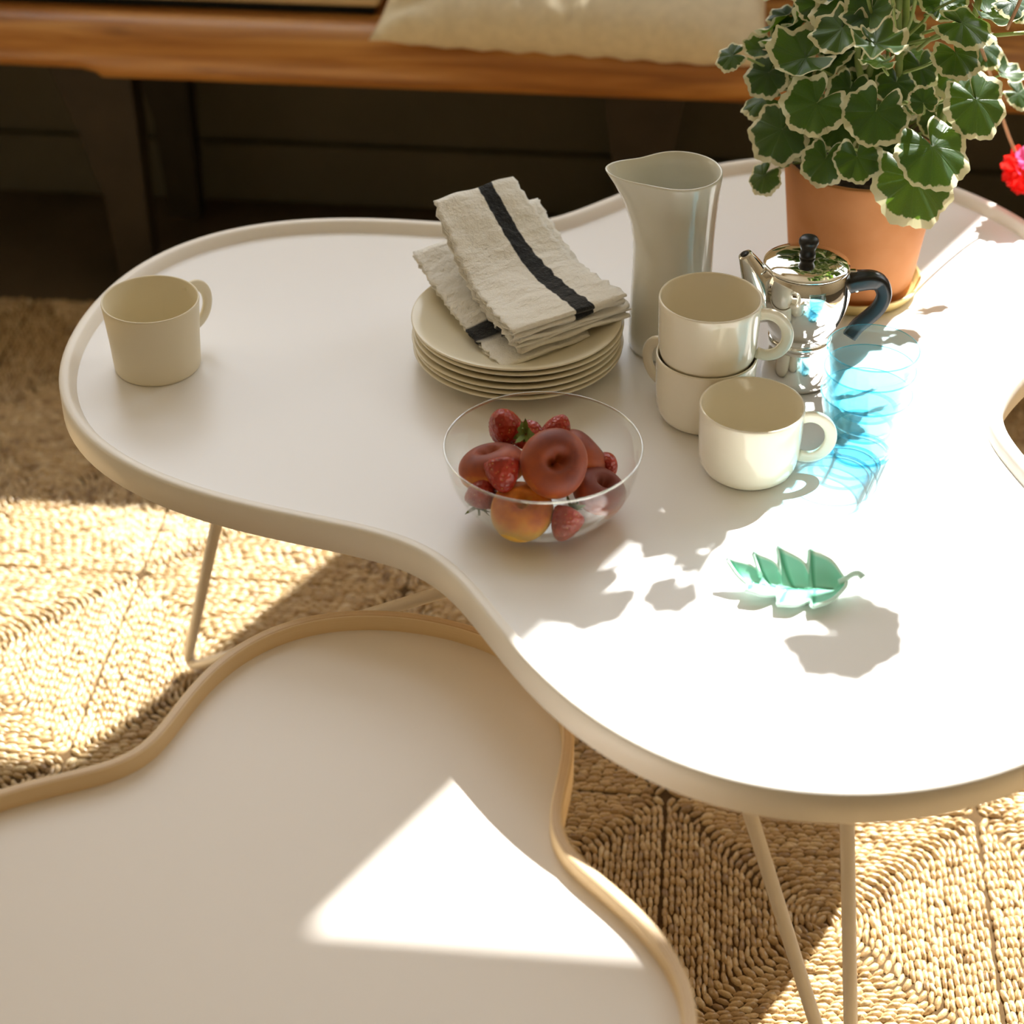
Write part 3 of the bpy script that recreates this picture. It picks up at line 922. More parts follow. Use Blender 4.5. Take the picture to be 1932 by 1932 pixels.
def peach_mesh(seed, R=.0255, hh=.0165):
    rng = random.Random(seed)
    ph = [rng.uniform(0, 6.28) for _ in range(4)]
    verts, faces = [], []
    nr, ns = 22, 40
    for i in range(nr + 1):
        t = PI * i / nr            # 0 = top pole
        for j in range(ns):
            a = 2 * PI * j / ns
            lob = 1 + .045 * math.cos(a + ph[0]) + .03 * math.cos(2 * a + ph[1]) + .018 * math.cos(3 * a + ph[2])
            r = R * math.sin(t) ** .8 * lob
            z = hh * math.cos(t)
            z = hh * (abs(math.cos(t)) ** .85) * (1 if math.cos(t) > 0 else -1)
            q = r / R
            if z > 0: z -= hh * .95 * math.exp(-(q / .26) ** 2) * (1 + .3 * math.cos(2 * a + ph[3]))
            else: z += hh * .55 * math.exp(-(q / .24) ** 2)
            z *= 1 + .07 * math.cos(a + ph[3])
            verts.append((r * math.cos(a), r * math.sin(a), z))
    for i in range(nr):
        for j in range(ns):
            k = (j + 1) % ns
            faces.append((i * ns + j, i * ns + k, (i + 1) * ns + k, (i + 1) * ns + j))
    me = mesh('flat_peach', verts, faces)
    bm = bmesh.new(); bm.from_mesh(me)
    bmesh.ops.remove_doubles(bm, verts=bm.verts, dist=1e-5)
    bmesh.ops.recalc_face_normals(bm, faces=bm.faces)
    bm.to_mesh(me); bm.free()
    return me

def aim(nrm, twist=0.0):
    q = Vector(nrm).normalized().to_track_quat('Z', 'Y')
    return (Matrix.Rotation(YAW, 3, 'Z') @ q.to_matrix() @ Matrix.Rotation(twist, 3, 'Z')).to_euler()

peaches = [
    ((.0075, -.0115, .0565), (.25, -.62, .74), 1.06, 'reddish flat peach lying on top of the fruit with its dimple showing'),
    ((-.0390, .0090, .0405), (-.25, .30, .92), 1.02, 'flat peach behind a strawberry, red above and yellow below'),
    ((.0305, .0300, .0350), (.75, .35, .55), 1.0, 'flat peach mostly hidden behind the topmost peach'),
    ((-.0165, -.0300, .0262), (.10, -.30, .95), 0.98, 'yellow and red flat peach low in the bowl against the glass'),
    ((.0440, -.0060, .0268), (.45, -.10, .89), 0.86, 'small dark red flat peach under the rim of the glass bowl'),
]
for k, (p, n, s, lab) in enumerate(peaches):
    o = link('flat_peach', peach_mesh(20 + k), M['peach'], loc=V(BX + p[0], BY + p[1], T1 + p[2]), rot=aim(n, k * 1.3), label=lab, cat='peach', group='flat peaches in the bowl')
    o.scale = (s, s, s)
    o.color = (1, 1, 1, (.56, .52, .58, .22, .75)[k])

def berry_mesh(seed):
    rng = random.Random(seed)
    R, Hh = .0118, .0265
    verts, faces = [], []
    nr, ns = 18, 26
    for i in range(nr + 1):
        t = i / nr
        z = Hh * (t - .42)
        r = R * (math.sin(PI * min(1, t * .5 + .5) ) ** .55 if t > .0 else 1)
        r = R * (1.05 * (1 - t ** 2.2) ** .62) * (min(1, (t + .02) * 7) ** .5)
        for j in range(ns):
            a = 2 * PI * j / ns
            f = 1 + .05 * math.cos(2 * a + seed) + .03 * math.cos(3 * a + seed * 2) + .02 * math.sin(a * 9 + i * 1.9)
            verts.append((r * f * math.cos(a), r * f * math.sin(a), z))
    for i in range(nr):
        for j in range(ns):
            k = (j + 1) % ns
            faces.append((i * ns + j, i * ns + k, (i + 1) * ns + k, (i + 1) * ns + j))
    faces.append(tuple(range(ns)))
    me = mesh('strawberry', verts, faces)
    bm = bmesh.new(); bm.from_mesh(me)
    bmesh.ops.remove_doubles(bm, verts=bm.verts, dist=1e-5)
    bmesh.ops.recalc_face_normals(bm, faces=bm.faces)
    bm.to_mesh(me); bm.free()
    return me

def calyx_mesh():
    verts, faces = [], []
    for k in range(9):
        a = 2 * PI * k / 9 + .2 * math.sin(k * 5)
        c, s = math.cos(a), math.sin(a)
        ln = .0105 * (1 + .2 * math.sin(k * 3.1)); up = .004 * math.sin(k * 2.3)
        b0 = len(verts)
        for (d, w, z) in ((.001, .0012, -.0112), (.004, .0024, -.0128 - up * .3), (.0075, .0018, -.0130 - up), (ln, .0001, -.0120 - up * 2)):
            verts += [(d * c - w * s, d * s + w * c, z), (d * c + w * s, d * s - w * c, z)]
        for i in range(3):
            faces.append((b0 + 2 * i, b0 + 2 * i + 1, b0 + 2 * i + 3, b0 + 2 * i + 2))
    st = tube([(0, 0, -.011), (.001, 0, -.015), (.002, .001, -.019)], .0009, 6)
    b0 = len(verts)
    verts += [tuple(v.co) for v in st.vertices]
    faces += [tuple(b0 + i for i in p.vertices) for p in st.polygons]
    return mesh('calyx', verts, faces)
CAL = calyx_mesh(); CAL.materials.append(M['calyx'])
# position, pointing direction of the tip, scale, label
berries = [
    ((-.0300, .0440, .0560), (-.25, -.30, .92), 1.18, 'largest strawberry standing upright at the back of the fruit', False),
    ((-.0095, .0360, .0500), (.35, .62, -.70), 1.05, 'strawberry turned to show its green leafy calyx', True),
    ((.0120, .0420, .0535), (.45, .10, .88), 0.95, 'small strawberry peeping out behind the topmost peach', False),
    ((-.0315, -.0180, .0530), (.10, -.55, -.55), 1.12, 'strawberry lying on a flat peach, broad end up', False),
    ((-.0470, -.0150, .0315), (.25, .20, .90), 1.02, 'strawberry with pale greenish end resting against the glass side', True),
    ((.0175, -.0400, .0215), (-.35, -.60, -.45), 1.08, 'strawberry low in the bowl beside the yellow peach', True),
    ((.0500, .0230, .0330), (.30, -.50, .75), 0.90, 'strawberry squeezed in above the small dark peach', False),
]
for k, (p, d, s, lab, cal) in enumerate(berries):
    o = link('strawberry', berry_mesh(k + 1), M['berry'], loc=V(BX + p[0], BY + p[1], T1 + p[2]), rot=aim(d, k * .9), label=lab, cat='strawberry', group='strawberries in the bowl')
    o.scale = (s, s, s * .95)
    if cal:
        link('calyx', CAL, None, o)

# ------------------------------------------------------------------ leaf dish
def leaf_dish():
    t = empty('leaf_dish', V(.2040, 1.1580, T1 + .0002), YAW, label='small green glazed ceramic dish shaped like a lobed leaf', cat='dish')
    # outline: (x, y, z, rib position, is_tip); lobes lean towards the leaf tip, the far side stands higher
    O = [(.0430, .0060, .0150, 0, 0), (.0345, .0165, .0225, .10, 0), (.0197, .0205, .0280, .20, 1), (.0185, .0095, .0130, .27, 0), (.0130, .0165, .0215, .34, 0), (-.0044, .0222, .0290, .42, 1),
         (-.0018, .0090, .0120, .57, 0), (-.0080, .0155, .0205, .62, 0), (-.0228, .0190, .0260, .68, 1), (-.0167, .0090, .0120, .80, 0), (-.0250, .0135, .0180, .90, 0), (-.0425, .0160, .0220, 1.0, 1),
         (-.0345, .0050, .0150, .99, 0), (-.0262, -.0010, .0095, .96, 0), (-.0300, -.0095, .0120, .90, 1), (-.0180, -.0125, .0100, .76, 0), (-.0058, -.0080, .0062, .62, 0), (-.0075, -.0225, .0085, .52, 1),
         (.0060, -.0225, .0085, .38, 0), (.0179, -.0135, .0062, .28, 0), (.0173, -.0260, .0095, .20, 1), (.0310, -.0205, .0110, .10, 0), (.0425, -.0075, .0130, 0, 0), (.0445, -.0005, .0145, 0, 0)]
    m = len(O); SUB = 8
    pts = []
    for i in range(m):
        p0, p1, p2, p3 = O[i - 1], O[i], O[(i + 1) % m], O[(i + 2) % m]
        # corners stay sharp at tips and notches, the rest is rounded
        def sharp_(k): 
            a = O[k % m]; return a[4] or (not a[4] and k % m in (3, 6, 9, 13, 16, 19))
        for k in range(SUB):
            f = k / SUB
            q = []
            for c in range(3):
                a, b = p1[c], p2[c]
                m1 = (b - a) if sharp_(i) else (b - p0[c]) * .5
                m2 = (b - a) if sharp_(i + 1) else (p3[c] - a) * .5
                q.append((2 * f ** 3 - 3 * f ** 2 + 1) * a + (f ** 3 - 2 * f ** 2 + f) * m1 + (-2 * f ** 3 + 3 * f ** 2) * b + (f ** 3 - f ** 2) * m2)
            pts.append((Vector(q), p1[3] + (p2[3] - p1[3]) * f))
    tips = [i * SUB for i in range(m) if O[i][4]]
    n = len(pts); NV = 12
    verts, uvs, faces = [], [], []
    for i, (p, u) in enumerate(pts):
        rib = Vector((.036 - .066 * u, .0020 + .004 * max(0, u - .6), .0034 + .0065 * max(0, u - .55) / .45))
        dt = min(min((i - k) % n, (k - i) % n) for k in tips)
        for j in range(NV + 1):
            v = j / NV
            q = rib.lerp(p, v); q.z = rib.z + (p.z - rib.z) * v ** 1.55
            vein = min(1, min(dt / 7.0, 0.10 + v * 1.2 if v > .02 else 0))
            q.z -= .0009 * math.exp(-(dt / 1.5) ** 2) * (1 if .03 < v < .85 else 0)
            verts.append(q); uvs.append((v, vein))
    for i in range(n):
        k = (i + 1) % n
        for j in range(NV):
            faces.append((i * (NV + 1) + j, k * (NV + 1) + j, k * (NV + 1) + j + 1, i * (NV + 1) + j + 1))
    me = mesh('blade', verts, faces, uvs)
    bm = bmesh.new(); bm.from_mesh(me)
    bmesh.ops.remove_doubles(bm, verts=bm.verts, dist=1e-6)
    bmesh.ops.recalc_face_normals(bm, faces=bm.faces)
    if sum(f.normal.z * f.calc_area() for f in bm.faces) < 0: bmesh.ops.reverse_faces(bm, faces=bm.faces)
    bm.to_mesh(me); bm.free()
    b = link('blade', me, M['dish'], t)
    me.materials.append(M['dish_out'])
    sm = b.modifiers.new('thickness', 'SOLIDIFY'); sm.thickness = .0026; sm.offset = -1; sm.material_offset = 1; sm.material_offset_rim = 1
    sp = smooth_path([(.0400, 0, .0110), (.0450, .0005, .0140), (.0500, .0020, .0172), (.0545, .0015, .0180), (.0575, -.0015, .0165)], 6)
    link('stem', tube(sp, [(.0026 + .0012 * (i / len(sp)) ** 3, .0022) for i in range(len(sp))], 12, name='stem'), M['dish_out'], t)
    link('foot', lathe([(0, 0), (.013, 0), (.0145, .0006), (.015, .0018), (0, .0022)], 32), M['dish_out'], t, loc=(.008, -.001, 0))
leaf_dish()

# ------------------------------------------------------------------ the potted geranium
PX, PY = 0.3190, 1.6330
saucer_p = [(0, 0), (.058, 0), (.061, .001), (.0655, .011), (.0660, .0125), (.0650, .0130), (.0635, .0120), (.0600, .0042), (0, .0040)]
link('plant_saucer', lathe(saucer_p, 72), M['saucer'], loc=V(PX, PY, T1 + .0002), label='ochre glazed saucer under the terracotta plant pot', cat='saucer')
ZPOT = T1 + .0046
plant = empty('potted_geranium', V(PX, PY, ZPOT), YAW, label='variegated geranium with red flower in a terracotta pot', cat='potted plant')
pot_p = [(0, 0), (.0550, 0), (.0565, .0015), (.0590, .020), (.0650, .070), (.0712, .122), (.0724, .1265), (.0720, .1280), (.0695, .1285), (.0675, .1275), (.0665, .122), (.0625, .095), (0, .095)]
link('pot', lathe(pot_p, 96), M['terracotta'], plant)
link('soil', lathe([(.0648, .112), (.045, .1155), (.02, .1175), (0, .118)], 48), M['soil'], plant)

def leaf_mesh(seed, cup, wav):
    rng = random.Random(seed)
    ns, nr = 84, 9
    verts, uvs, faces = [(0, 0, 0)], [(0, .5)], []
    f1, f2 = rng.uniform(0, 6.28), rng.uniform(0, 6.28)
    for i in range(1, nr + 1):
        ro = i / nr
        for j in range(ns + 1):
            t = -PI + 2 * PI * j / ns          # 0 is the leaf tip, +-pi the notch
            at_ = abs(t)
            notch = math.exp(-((at_ - PI) / .20) ** 2)
            R = (1 - .90 * notch) * (1 + .055 * math.cos(7 * t) + .022 * math.cos(21 * t + f1) + .03 * math.cos(2 * t + f2)) * (1.0 + .10 * math.cos(t - PI) * 0)
            r = R * ro
            x, y = r * math.sin(t), r * math.cos(t) + .12 * ro
            z = cup * r * r + wav * r * r * math.cos(7 * t + .4) * .5 + .10 * wav * math.cos(3 * t + f2) * r * 4 * r + .05 * math.sin(2 * t + f1) * r * r
            z -= .05 * notch * ro
            z -= .02 * math.exp(-((7 * t / PI) % 2 - 1) ** 2 * 30) * ro * 0
            verts.append((x, y, z)); uvs.append((ro, j / ns))
    m = ns + 1
    for j in range(ns):
        faces.append((0, 1 + j, 2 + j))
    for i in range(nr - 1):
        for j in range(ns):
            a = 1 + i * m + j
            faces.append((a, a + m, a + m + 1, a + 1))
    me = mesh('leaf', verts, faces, uvs)
    if sum(p.normal.z for p in me.polygons) < 0: me.flip_normals()
    me.materials.append(M['leaf'])
    for p in me.polygons: p.use_smooth = True
    return me
LEAF = [leaf_mesh(1, .34, .16), leaf_mesh(2, -.22, .14), leaf_mesh(3, .10, .20), leaf_mesh(4, -.38, .10), leaf_mesh(5, .22, .34)]

def in_sunbeam(c, margin=.03):
    """is the spot on the window side of the edge of the sunbeam"""
    return .823 * c[0] - .568 * c[1] + .6105 > margin

def leaf_at(kind, c, R, nrm, tip, node=None):
    """c, nrm, tip in sight-line plan coordinates; tip = direction the leaf tip points"""
    n = Vector(nrm).normalized(); tp = Vector(tip); tp = (tp - n * tp.dot(n)).normalized()
    x = tp.cross(n)
    mt = Matrix((x, tp, n)).transposed().to_4x4()
    o = bpy.data.objects.new('leaf', LEAF[kind]); COL.objects.link(o)
    o.parent = plant
    pos = Vector(c) - Vector((PX, PY, ZPOT)) - tp * R * .12
    o.matrix_local = Matrix.Translation(pos) @ mt @ Matrix.Diagonal((R, R, R, 1))
    if node is not None:
        q = Vector(node) - Vector((PX, PY, ZPOT))
        mid = (pos + q) / 2 + Vector((0, 0, .006)) - n * .012
        path = smooth_path([pos - n * .0004, pos - n * .010 - tp * .008, mid, q], 5)
        link('leaf_stalk', tube(path, [.0009 + .0007 * i / len(path) for i in range(len(path))], 7, name='leaf_stalk'), M['stem'], plant)

# the leaves in view: centre, radius, facing, tip direction (right, up), kind
leaves = [
    ((0.1927, 1.64, 0.6668), 0.0145, (-0.5, -0.5, 0.7), (-1, -0.2), 1),
    ((0.2208, 1.665, 0.6634), 0.0137, (-0.2, -0.45, 0.85), (-0.7, 0.5), 0),
    ((0.2252, 1.635, 0.6511), 0.0206, (-0.35, -0.75, 0.55), (-0.5, -0.9), 1),
    ((0.2469, 1.585, 0.6888), 0.0289, (-0.1, -0.42, 0.9), (-1, 0.1), 0),
    ((0.2235, 1.645, 0.6236), 0.0190, (-0.3, -0.2, 0.9), (-1, -0.3), 3),
    ((0.2356, 1.6, 0.6125), 0.0285, (-0.38, -0.78, 0.5), (-0.6, -0.8), 1),
    ((0.2572, 1.56, 0.6553), 0.0276, (-0.2, -0.78, 0.6), (-0.6, -0.8), 2),
    ((0.2916, 1.59, 0.6557), 0.0206, (0.0, -0.8, 0.6), (-0.3, -1), 1),
    ((0.3071, 1.545, 0.6533), 0.0281, (0.05, -0.8, 0.55), (-0.3, -1), 2),
    ((0.3584, 1.53, 0.6277), 0.0337, (0.1, -0.62, 0.78), (0.15, -1), 1),
    ((0.3481, 1.538, 0.5941), 0.0377, (0.12, -0.8, 0.55), (0.25, -1), 1),
    ((0.2708, 1.556, 0.605), 0.0211, (-0.05, -0.85, 0.5), (-0.2, -1), 1),
    ((0.2975, 1.548, 0.6108), 0.0210, (0.05, -0.85, 0.5), (0.1, -1), 2),
    ((0.2248, 1.6, 0.5689), 0.0157, (-0.45, -0.7, 0.5), (-0.4, -1), 3),
    ((0.3463, 1.545, 0.6668), 0.0130, (0.0, -0.8, 0.55), (-0.2, 0.9), 2),
    ((0.397, 1.56, 0.6573), 0.0298, (0.22, -0.78, 0.55), (0.3, -1), 1),
    ((0.3771, 1.56, 0.728), 0.0260, (0.1, -0.3, 0.95), (0.5, -0.9), 1),
    ((0.3736, 1.56, 0.7006), 0.0218, (0.05, -0.5, 0.85), (0.1, -1), 1),
    ((0.4029, 1.66, 0.6404), 0.0267, (0.1, -0.35, 0.92), (0.3, -1), 3),
    ((0.294, 1.495, 0.7371), 0.0238, (0.0, -0.15, 0.98), (0.2, -1), 4),
    ((0.2953, 1.5, 0.7197), 0.0154, (0.0, 0.05, 1.0), (-0.5, -1), 2),
    ((0.4491, 1.68, 0.6329), 0.0173, (0.3, -0.2, 0.93), (1, -0.3), 0),
    ((0.4701, 1.7, 0.6046), 0.0152, (0.4, -0.55, 0.7), (0.8, -0.8), 1),
    ((0.2781, 1.59, 0.7273), 0.0264, (-0.1, -0.6, 0.78), (-0.4, -1), 1),
    ((0.3066, 1.58, 0.7275), 0.0178, (0.0, -0.35, 0.92), (0.2, -1), 0),
    ((0.2594, 1.61, 0.7251), 0.0176, (-0.2, -0.7, 0.68), (-0.5, -0.8), 2),
    ((0.2949, 1.64, 0.6825), 0.0279, (-0.05, -0.75, 0.65), (-0.2, -1), 1),
    ((0.3567, 1.62, 0.6634), 0.0195, (0.05, -0.75, 0.65), (0, -1), 1),
    ((0.3171, 1.64, 0.649), 0.0212, (0.0, -0.8, 0.6), (-0.2, -1), 2),
    ((0.4055, 1.59, 0.7245), 0.0233, (0.2, -0.2, 0.96), (0.7, -0.7), 0),
    ((0.3655, 1.6, 0.7299), 0.0207, (0.0, -0.5, 0.86), (0, -1), 2),
    ((0.4279, 1.69, 0.6531), 0.0202, (0.15, -0.6, 0.78), (0.4, -1), 1),
    ((0.4233, 1.59, 0.7347), 0.0187, (0.25, -0.4, 0.88), (0.7, -0.7), 1),
    ((0.3407, 1.64, 0.6894), 0.0209, (0.0, -0.6, 0.8), (0, -1), 2),
    ((0.3333, 1.6, 0.6573), 0.0184, (0.0, -0.7, 0.7), (-0.2, -1), 1),
    ((0.2848, 1.59, 0.6221), 0.0223, (-0.1, -0.8, 0.55), (-0.2, -1), 2),
    ((0.3403, 1.6, 0.5962), 0.0226, (0.05, -0.85, 0.5), (0, -1), 1),
    ((0.2614, 1.61, 0.5987), 0.0198, (-0.2, -0.8, 0.55), (-0.5, -1), 2),
    ((0.3838, 1.64, 0.6054), 0.0191, (0.1, -0.8, 0.6), (0.2, -1), 2),
    ((0.2461, 1.7, 0.6802), 0.0158, (-0.2, -0.4, 0.88), (-0.8, 0), 1),
    ((0.2533, 1.66, 0.6414), 0.0190, (-0.2, -0.6, 0.75), (-0.6, -0.4), 2),
]
MAIN = [Vector((PX + dx, PY + dy, 0)) for dx, dy in ((-.018, -.010), (.012, -.018), (.024, .010), (-.010, .018), (.004, .0))]
for (c, R, n, tp, kd) in leaves:
    c = Vector(c)
    base = min(MAIN, key=lambda q: (q.x - c.x) ** 2 + (q.y - c.y) ** 2)
    h = min(max(c.z - .035, ZPOT + .135), .70)
    f = (h - ZPOT) / .30
    node = (base.x + (c.x - base.x) * .28 * f, base.y + (c.y - base.y) * .22 * f, h)
    leaf_at(kd, c, R, n, (tp[0], 0, tp[1]), node)
# the crown above and behind, up to the tall shoots that reach towards the window
rng = random.Random(11)
for k in range(46):
    a = rng.uniform(0, 2 * PI); rr = rng.uniform(.03, .13)
    z = rng.uniform(.70, .92)
    c = (PX + .03 + rr * math.cos(a), PY + .01 + rr * math.sin(a), z)
    n = (math.cos(a) * .6, math.sin(a) * .6, .75)
    if in_sunbeam(c, -.022): continue
    node = (PX + .02 + rr * .2 * math.cos(a), PY + rr * .2 * math.sin(a), z - .05)
    leaf_at(k % 5, c, rng.uniform(.022, .031), n, (math.cos(a), math.sin(a), -.5), node)
for k in range(26):
    a = rng.uniform(.1, PI - .1); rr = rng.uniform(.055, .12)
    c = (PX + .02 + rr * math.cos(a), PY + rr * math.sin(a), rng.uniform(.59, .72))
    if in_sunbeam(c, -.03): continue
    leaf_at(k % 5, c, rng.uniform(.022, .030), (math.cos(a) * .7, math.sin(a) * .7, .6), (math.cos(a), math.sin(a), -.6), (PX + rr * .2 * math.cos(a), PY + rr * .2 * math.sin(a), c[2] - .04))
# leaves of the tallest shoots
for (x, y, z, r, n, t_, kd) in [(.518, 1.510, .99, .040, (.3, .5, .8), (.6, -.6, -.4), 1), (.396, 1.560, .99, .019, (.3, .4, .85), (-.4, -.6, -.2), 2), (.338, 1.555, .99, .030, (.2, .5, .8), (-.5, -.5, -.2), 0),
                                (.306, 1.565, .99, .028, (.3, .4, .8), (-.8, .0, -.3), 1), (.412, 1.600, .99, .012, (.3, .6, .7), (.5, .5, -.3), 0)]:
    leaf_at(kd, (x, y, z), r, n, t_, (PX + .10 + (x - .43) * .35, PY - .05, z - .055))
# unseen leaves high over the cups, added to keep the sun off them
for k, (Y, d, z) in enumerate([(1.56, .012, .80), (1.58, .034, .84), (1.57, .020, .88), (1.60, .004, .76), (1.60, .030, .79), (1.59, .014, .92), (1.62, .034, .89), (1.555, .030, .765)]):
    c = ((d + .568 * Y - .6105) / .823, Y, z)
    leaf_at((k * 2) % 5, c, .026 + .002 * (k % 3), (.25 - .1 * (k % 3), -.1 + .2 * (k % 2), .9), (.6 * (-1) ** k, -.7, -.3), (PX + .035, PY - .02, z - .05))
for (x1, y1, z1, r) in [(PX - .015, PY - .012, .72, .0042), (PX + .02, PY - .015, .80, .0042), (PX + .028, PY + .012, .86, .0040), (PX - .012, PY + .02, .84, .0040), (PX + .10, PY - .05, 1.0, .0036)]:
    b = Vector((PX + (x1 - PX) * .5, PY + (y1 - PY) * .5, ZPOT + .112)); e = Vector((x1, y1, z1)); o_ = Vector((PX, PY, ZPOT))
    path = smooth_path([b - o_, b.lerp(e, .35) - o_ + Vector((.006, -.004, .01)), b.lerp(e, .7) - o_ + Vector((-.004, .003, 0)), e - o_], 6)
    link('stem', tube(path, [r * (1 - .45 * i / len(path)) for i in range(len(path))], 9, name='stem'), M['stem'], plant)

# bare flower stalks that stand in front of the foliage, and the red flower head
def stalk(pts, r, mat):
    o_ = Vector((PX, PY, ZPOT))
    link('flower_stalk', tube(smooth_path([Vector(p) - o_ for p in pts], 6), r, 8, name='flower_stalk'), M[mat], plant)
q = [Vector((0.4398, 1.7, 0.6243)), Vector((0.4628, 1.74, 0.5752)), Vector((0.4866, 1.77, 0.5274)), Vector((0.5015, 1.78, 0.5011))]
stalk([Vector((0.4081, 1.65, 0.6853))] + q, .0016, 'red_stem')
stalk([Vector((0.3266, 1.57, 0.7138)), Vector((0.332, 1.565, 0.7288)), Vector((0.334, 1.56, 0.7671))], .0016, 'stem')
stalk([Vector((0.3202, 1.56, 0.717)), Vector((0.3141, 1.555, 0.7442)), Vector((0.3076, 1.55, 0.7752))], .0015, 'stem')
stalk([Vector((0.3032, 1.57, 0.7245)), Vector((0.2947, 1.565, 0.7471)), Vector((0.2879, 1.56, 0.7715))], .0015, 'stem')
stalk([Vector((0.412, 1.56, 0.7239)), Vector((0.4179, 1.555, 0.751)), Vector((0.4211, 1.55, 0.7797))], .0016, 'red_stem')
stalk([Vector((0.3436, 1.58, 0.697)), Vector((0.3609, 1.575, 0.7132)), Vector((0.3933, 1.57, 0.7138)), Vector((0.4294, 1.57, 0.7166))], .0018, 'stem')

def petal_mesh(seed):
    verts, uvs, faces = [], [], []
    n, m = 7, 8
    for i in range(n + 1):
        t = i / n
        w = .62 * math.sin(PI * (t * .80 + .06)) ** .8 * (.35 + .65 * t)
        for j in range(m + 1):
            s = j / m * 2 - 1
            verts.append((s * w, t + .06 * math.cos(s * 5) * t, .22 * t * t - .18 * s * s * t + .05 * math.sin(3 * s + seed)))
            uvs.append((t, s))
    for i in range(n):
        for j in range(m):
            a = i * (m + 1) + j
            faces.append((a, a + 1, a + m + 2, a + m + 1))
    me = mesh('petal', verts, faces, uvs)
    for p in me.polygons: p.use_smooth = True
    return me
pet = [petal_mesh(1), petal_mesh(2)]
pet[0].materials.append(M['petal']); pet[1].materials.append(M['petal_pink'])
fc = Vector((0.5115, 1.78, 0.4908)) - Vector((PX, PY, ZPOT))
head = bpy.data.objects.new('flower_head', tube([(0, 0, .010), (0, 0, .002)], .0020, 8)); COL.objects.link(head)
head.data.materials.append(M['red_stem']); head.parent = plant; head.location = fc
rng = random.Random(5)
dirs = [(-.85, -.45, .15), (-.5, -.75, -.35), (-.75, -.1, -.65), (.0, -.9, .1), (.1, -.6, -.75), (-.2, -.55, .75), (.6, -.5, .5), (.8, -.4, -.3), (.5, .5, .4), (-.5, .6, .3), (.0, .8, -.4)]
for k, d in enumerate(dirs):
    d = Vector(d).normalized()
    x = d.orthogonal().normalized(); y = d.cross(x)
    pos = d * .014
    pink = k in (5,)
    for j in range(5):
        a = 2 * PI * j / 5 + k
        rdir = x * math.cos(a) + y * math.sin(a)
        ydir = (rdir * .85 + d * .5).normalized(); zdir = (d - ydir * d.dot(ydir)).normalized(); xdir = ydir.cross(zdir)
        o = bpy.data.objects.new('petal', pet[1] if (pink or (k == 0 and j in (1,))) else pet[0]); COL.objects.link(o); o.parent = head
        R = rng.uniform(.0125, .016)
        o.matrix_local = Matrix.Translation(pos) @ Matrix((xdir, ydir, zdir)).transposed().to_4x4() @ Matrix.Diagonal((R, R, R, 1))

# ------------------------------------------------------------------ the bench by the window
BF = 2.255
bench = empty('wooden_bench', (0, BF, 0), label='aged pine bench with a rounded front rail along the wall', cat='bench')
def rail():
    sect = []
    for (y, z) in [(.062, .352), (.014, .352), (.004, .357), (0, .366), (0, .392), (.004, .408), (.016, .421), (.034, .4275), (.062, .4300)]:
        sect.append((y, z))
    xs = [-2.2, -1.2, -.85, -.762, -.742, -.735, -.70, -.4, 0, .4, .8, 1.2, 1.8, 2.3]
    lift = {-1.2: .012, -.85: .012, -.762: .011, -.742: .006}
    verts, faces = [], []
    for x in xs:
        for (y, z) in sect:
            dz = lift.get(x, 0) if z < .37 else 0
            verts.append((x, y, z + dz))
    m = len(sect)
    for i in range(len(xs) - 1):
        for j in range(m - 1):
            faces.append((i * m + j, i * m + j + 1, (i + 1) * m + j + 1, (i + 1) * m + j))
        faces.append((i * m + m - 1, i * m, (i + 1) * m, (i + 1) * m + m - 1))
    faces += [tuple(range(m)), tuple(range((len(xs) - 1) * m, len(xs) * m))]
    o = link('front_rail', fix_normals(mesh('front_rail', verts, faces)), M['pine'], bench)
    sharp(o, 45)
rail()
for k in range(3):
    link('seat_board', box_mesh(-2.2, 2.3, .064 + k * .105, .064 + k * .105 + .1025, .404, .4300, .003, 1), M['pine'], bench, smooth=False)
link('back_rail', box_mesh(-2.2, 2.3, .35, .378, .345, .404, .003, 1), M['dark_wood'], bench, smooth=False)
def bench_leg(x, y, lean):
    verts = []
    for (z, w, d, dx) in ((.352, .105, .05, 0), (.27, .082, .045, lean * .5), (.16, .055, .04, lean), (.0, .045, .035, lean * 1.15)):
        for sx, sy in ((-1, -1), (1, -1), (1, 1), (-1, 1)):
            verts.append((x + dx + sx * w / 2, y + sy * d / 2, z))
    faces = [(3, 2, 1, 0), (12, 13, 14, 15)]
    for i in range(3):
        for k in range(4):
            a, b = i * 4 + k, i * 4 + (k + 1) % 4
            faces.append((a, b, b + 4, a + 4))
    link('leg', fix_normals(mesh('leg', verts, faces)), M['dark_wood'], bench, smooth=False)
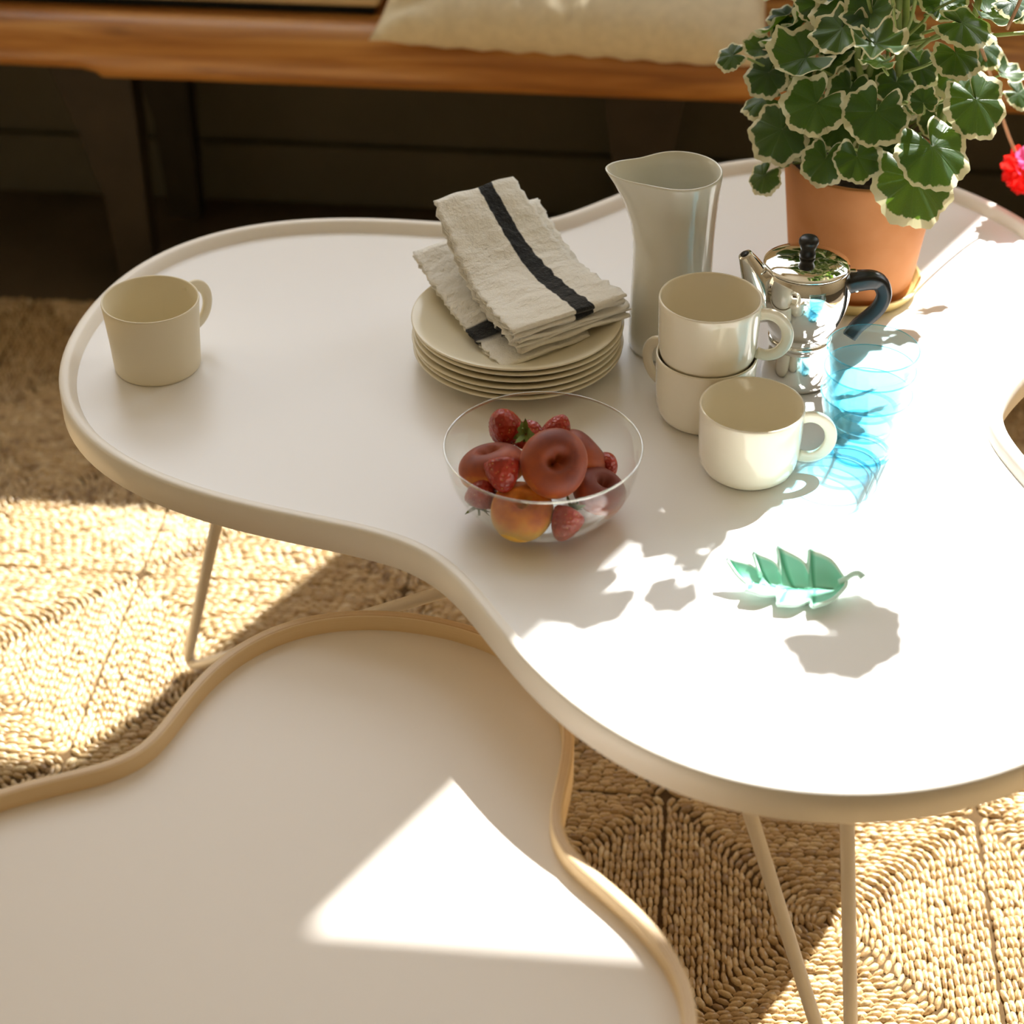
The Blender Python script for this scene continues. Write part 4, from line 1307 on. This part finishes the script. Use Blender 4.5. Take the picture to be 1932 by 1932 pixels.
for x, ln in ((-.765, .025), (-.055, 0.0), (.90, 0.0), (1.75, -.02)):
    bench_leg(x, .07, ln); bench_leg(x, .33, ln)

mat_ = empty('bench_mattress', (-1.285, BF + .20, .4300), label='flat cream bench mattress with black piping', cat='mattress')
def soft_box(x0, x1, y0, y1, z0, z1, r, n=5):
    me = box_mesh(x0, x1, y0, y1, z0, z1, r, n)
    return me
link('pad', soft_box(-.90, .90, -.150, .155, 0.0095, .031, .010), M['mattress'], mat_)
link('strip', tube(smooth_path([(-.89, -.142, .006), (.89, -.142, .006), (.89, .14, .006), (-.89, .14, .006)], 1, True), .006, 8, closed=True), M['strip'], mat_)  # black tube round the lower edge of the pad

def pillow():
    W, Hh, Tk = .240, .125, .044
    n = 44
    verts, faces = [], []
    for sd in (1, -1):
        for i in range(n + 1):
            for j in range(n + 1):
                u, v = i / n * 2 - 1, j / n * 2 - 1
                th_ = Tk * ((1 - u ** 4) * (1 - v ** 4)) ** .55
                pinch = 1 - .06 * (1 - v * v) * abs(u) ** 3
                x = u * W * (1 - .07 * (1 - v * v) * 1.0) ; y = v * Hh * (1 - .06 * (1 - u * u))
                gather = .0030 * math.sin(u * 34 + v * 2) * (1 - abs(u)) ** .3 + .006 * math.sin(v * 9) * abs(u) ** 6
                wr = .006 * math.exp(-((u + .88) / .10) ** 2) * math.sin(v * 20)
                verts.append((x, y, sd * (th_ + (gather + wr) * min(1, th_ * 40))))
    m = n + 1
    for s in (0, 1):
        for i in range(n):
            for j in range(n):
                a = s * m * m + i * m + j
                f = (a, a + m, a + m + 1, a + 1)
                faces.append(f if s == 0 else tuple(reversed(f)))
    me = mesh('cushion', verts, faces)
    bm = bmesh.new(); bm.from_mesh(me); bmesh.ops.remove_doubles(bm, verts=bm.verts, dist=2e-5); bmesh.ops.recalc_face_normals(bm, faces=bm.faces); bm.to_mesh(me); bm.free()
    o = link('cushion', me, M['linen'], label='plump cream linen cushion leaning on the bench', cat='cushion')
    o.rotation_euler = (math.radians(26), 0, math.radians(-4.0))
    p = V(.0820, 2.2850)
    o.location = (p.x, 2.300, .4950)
pillow()
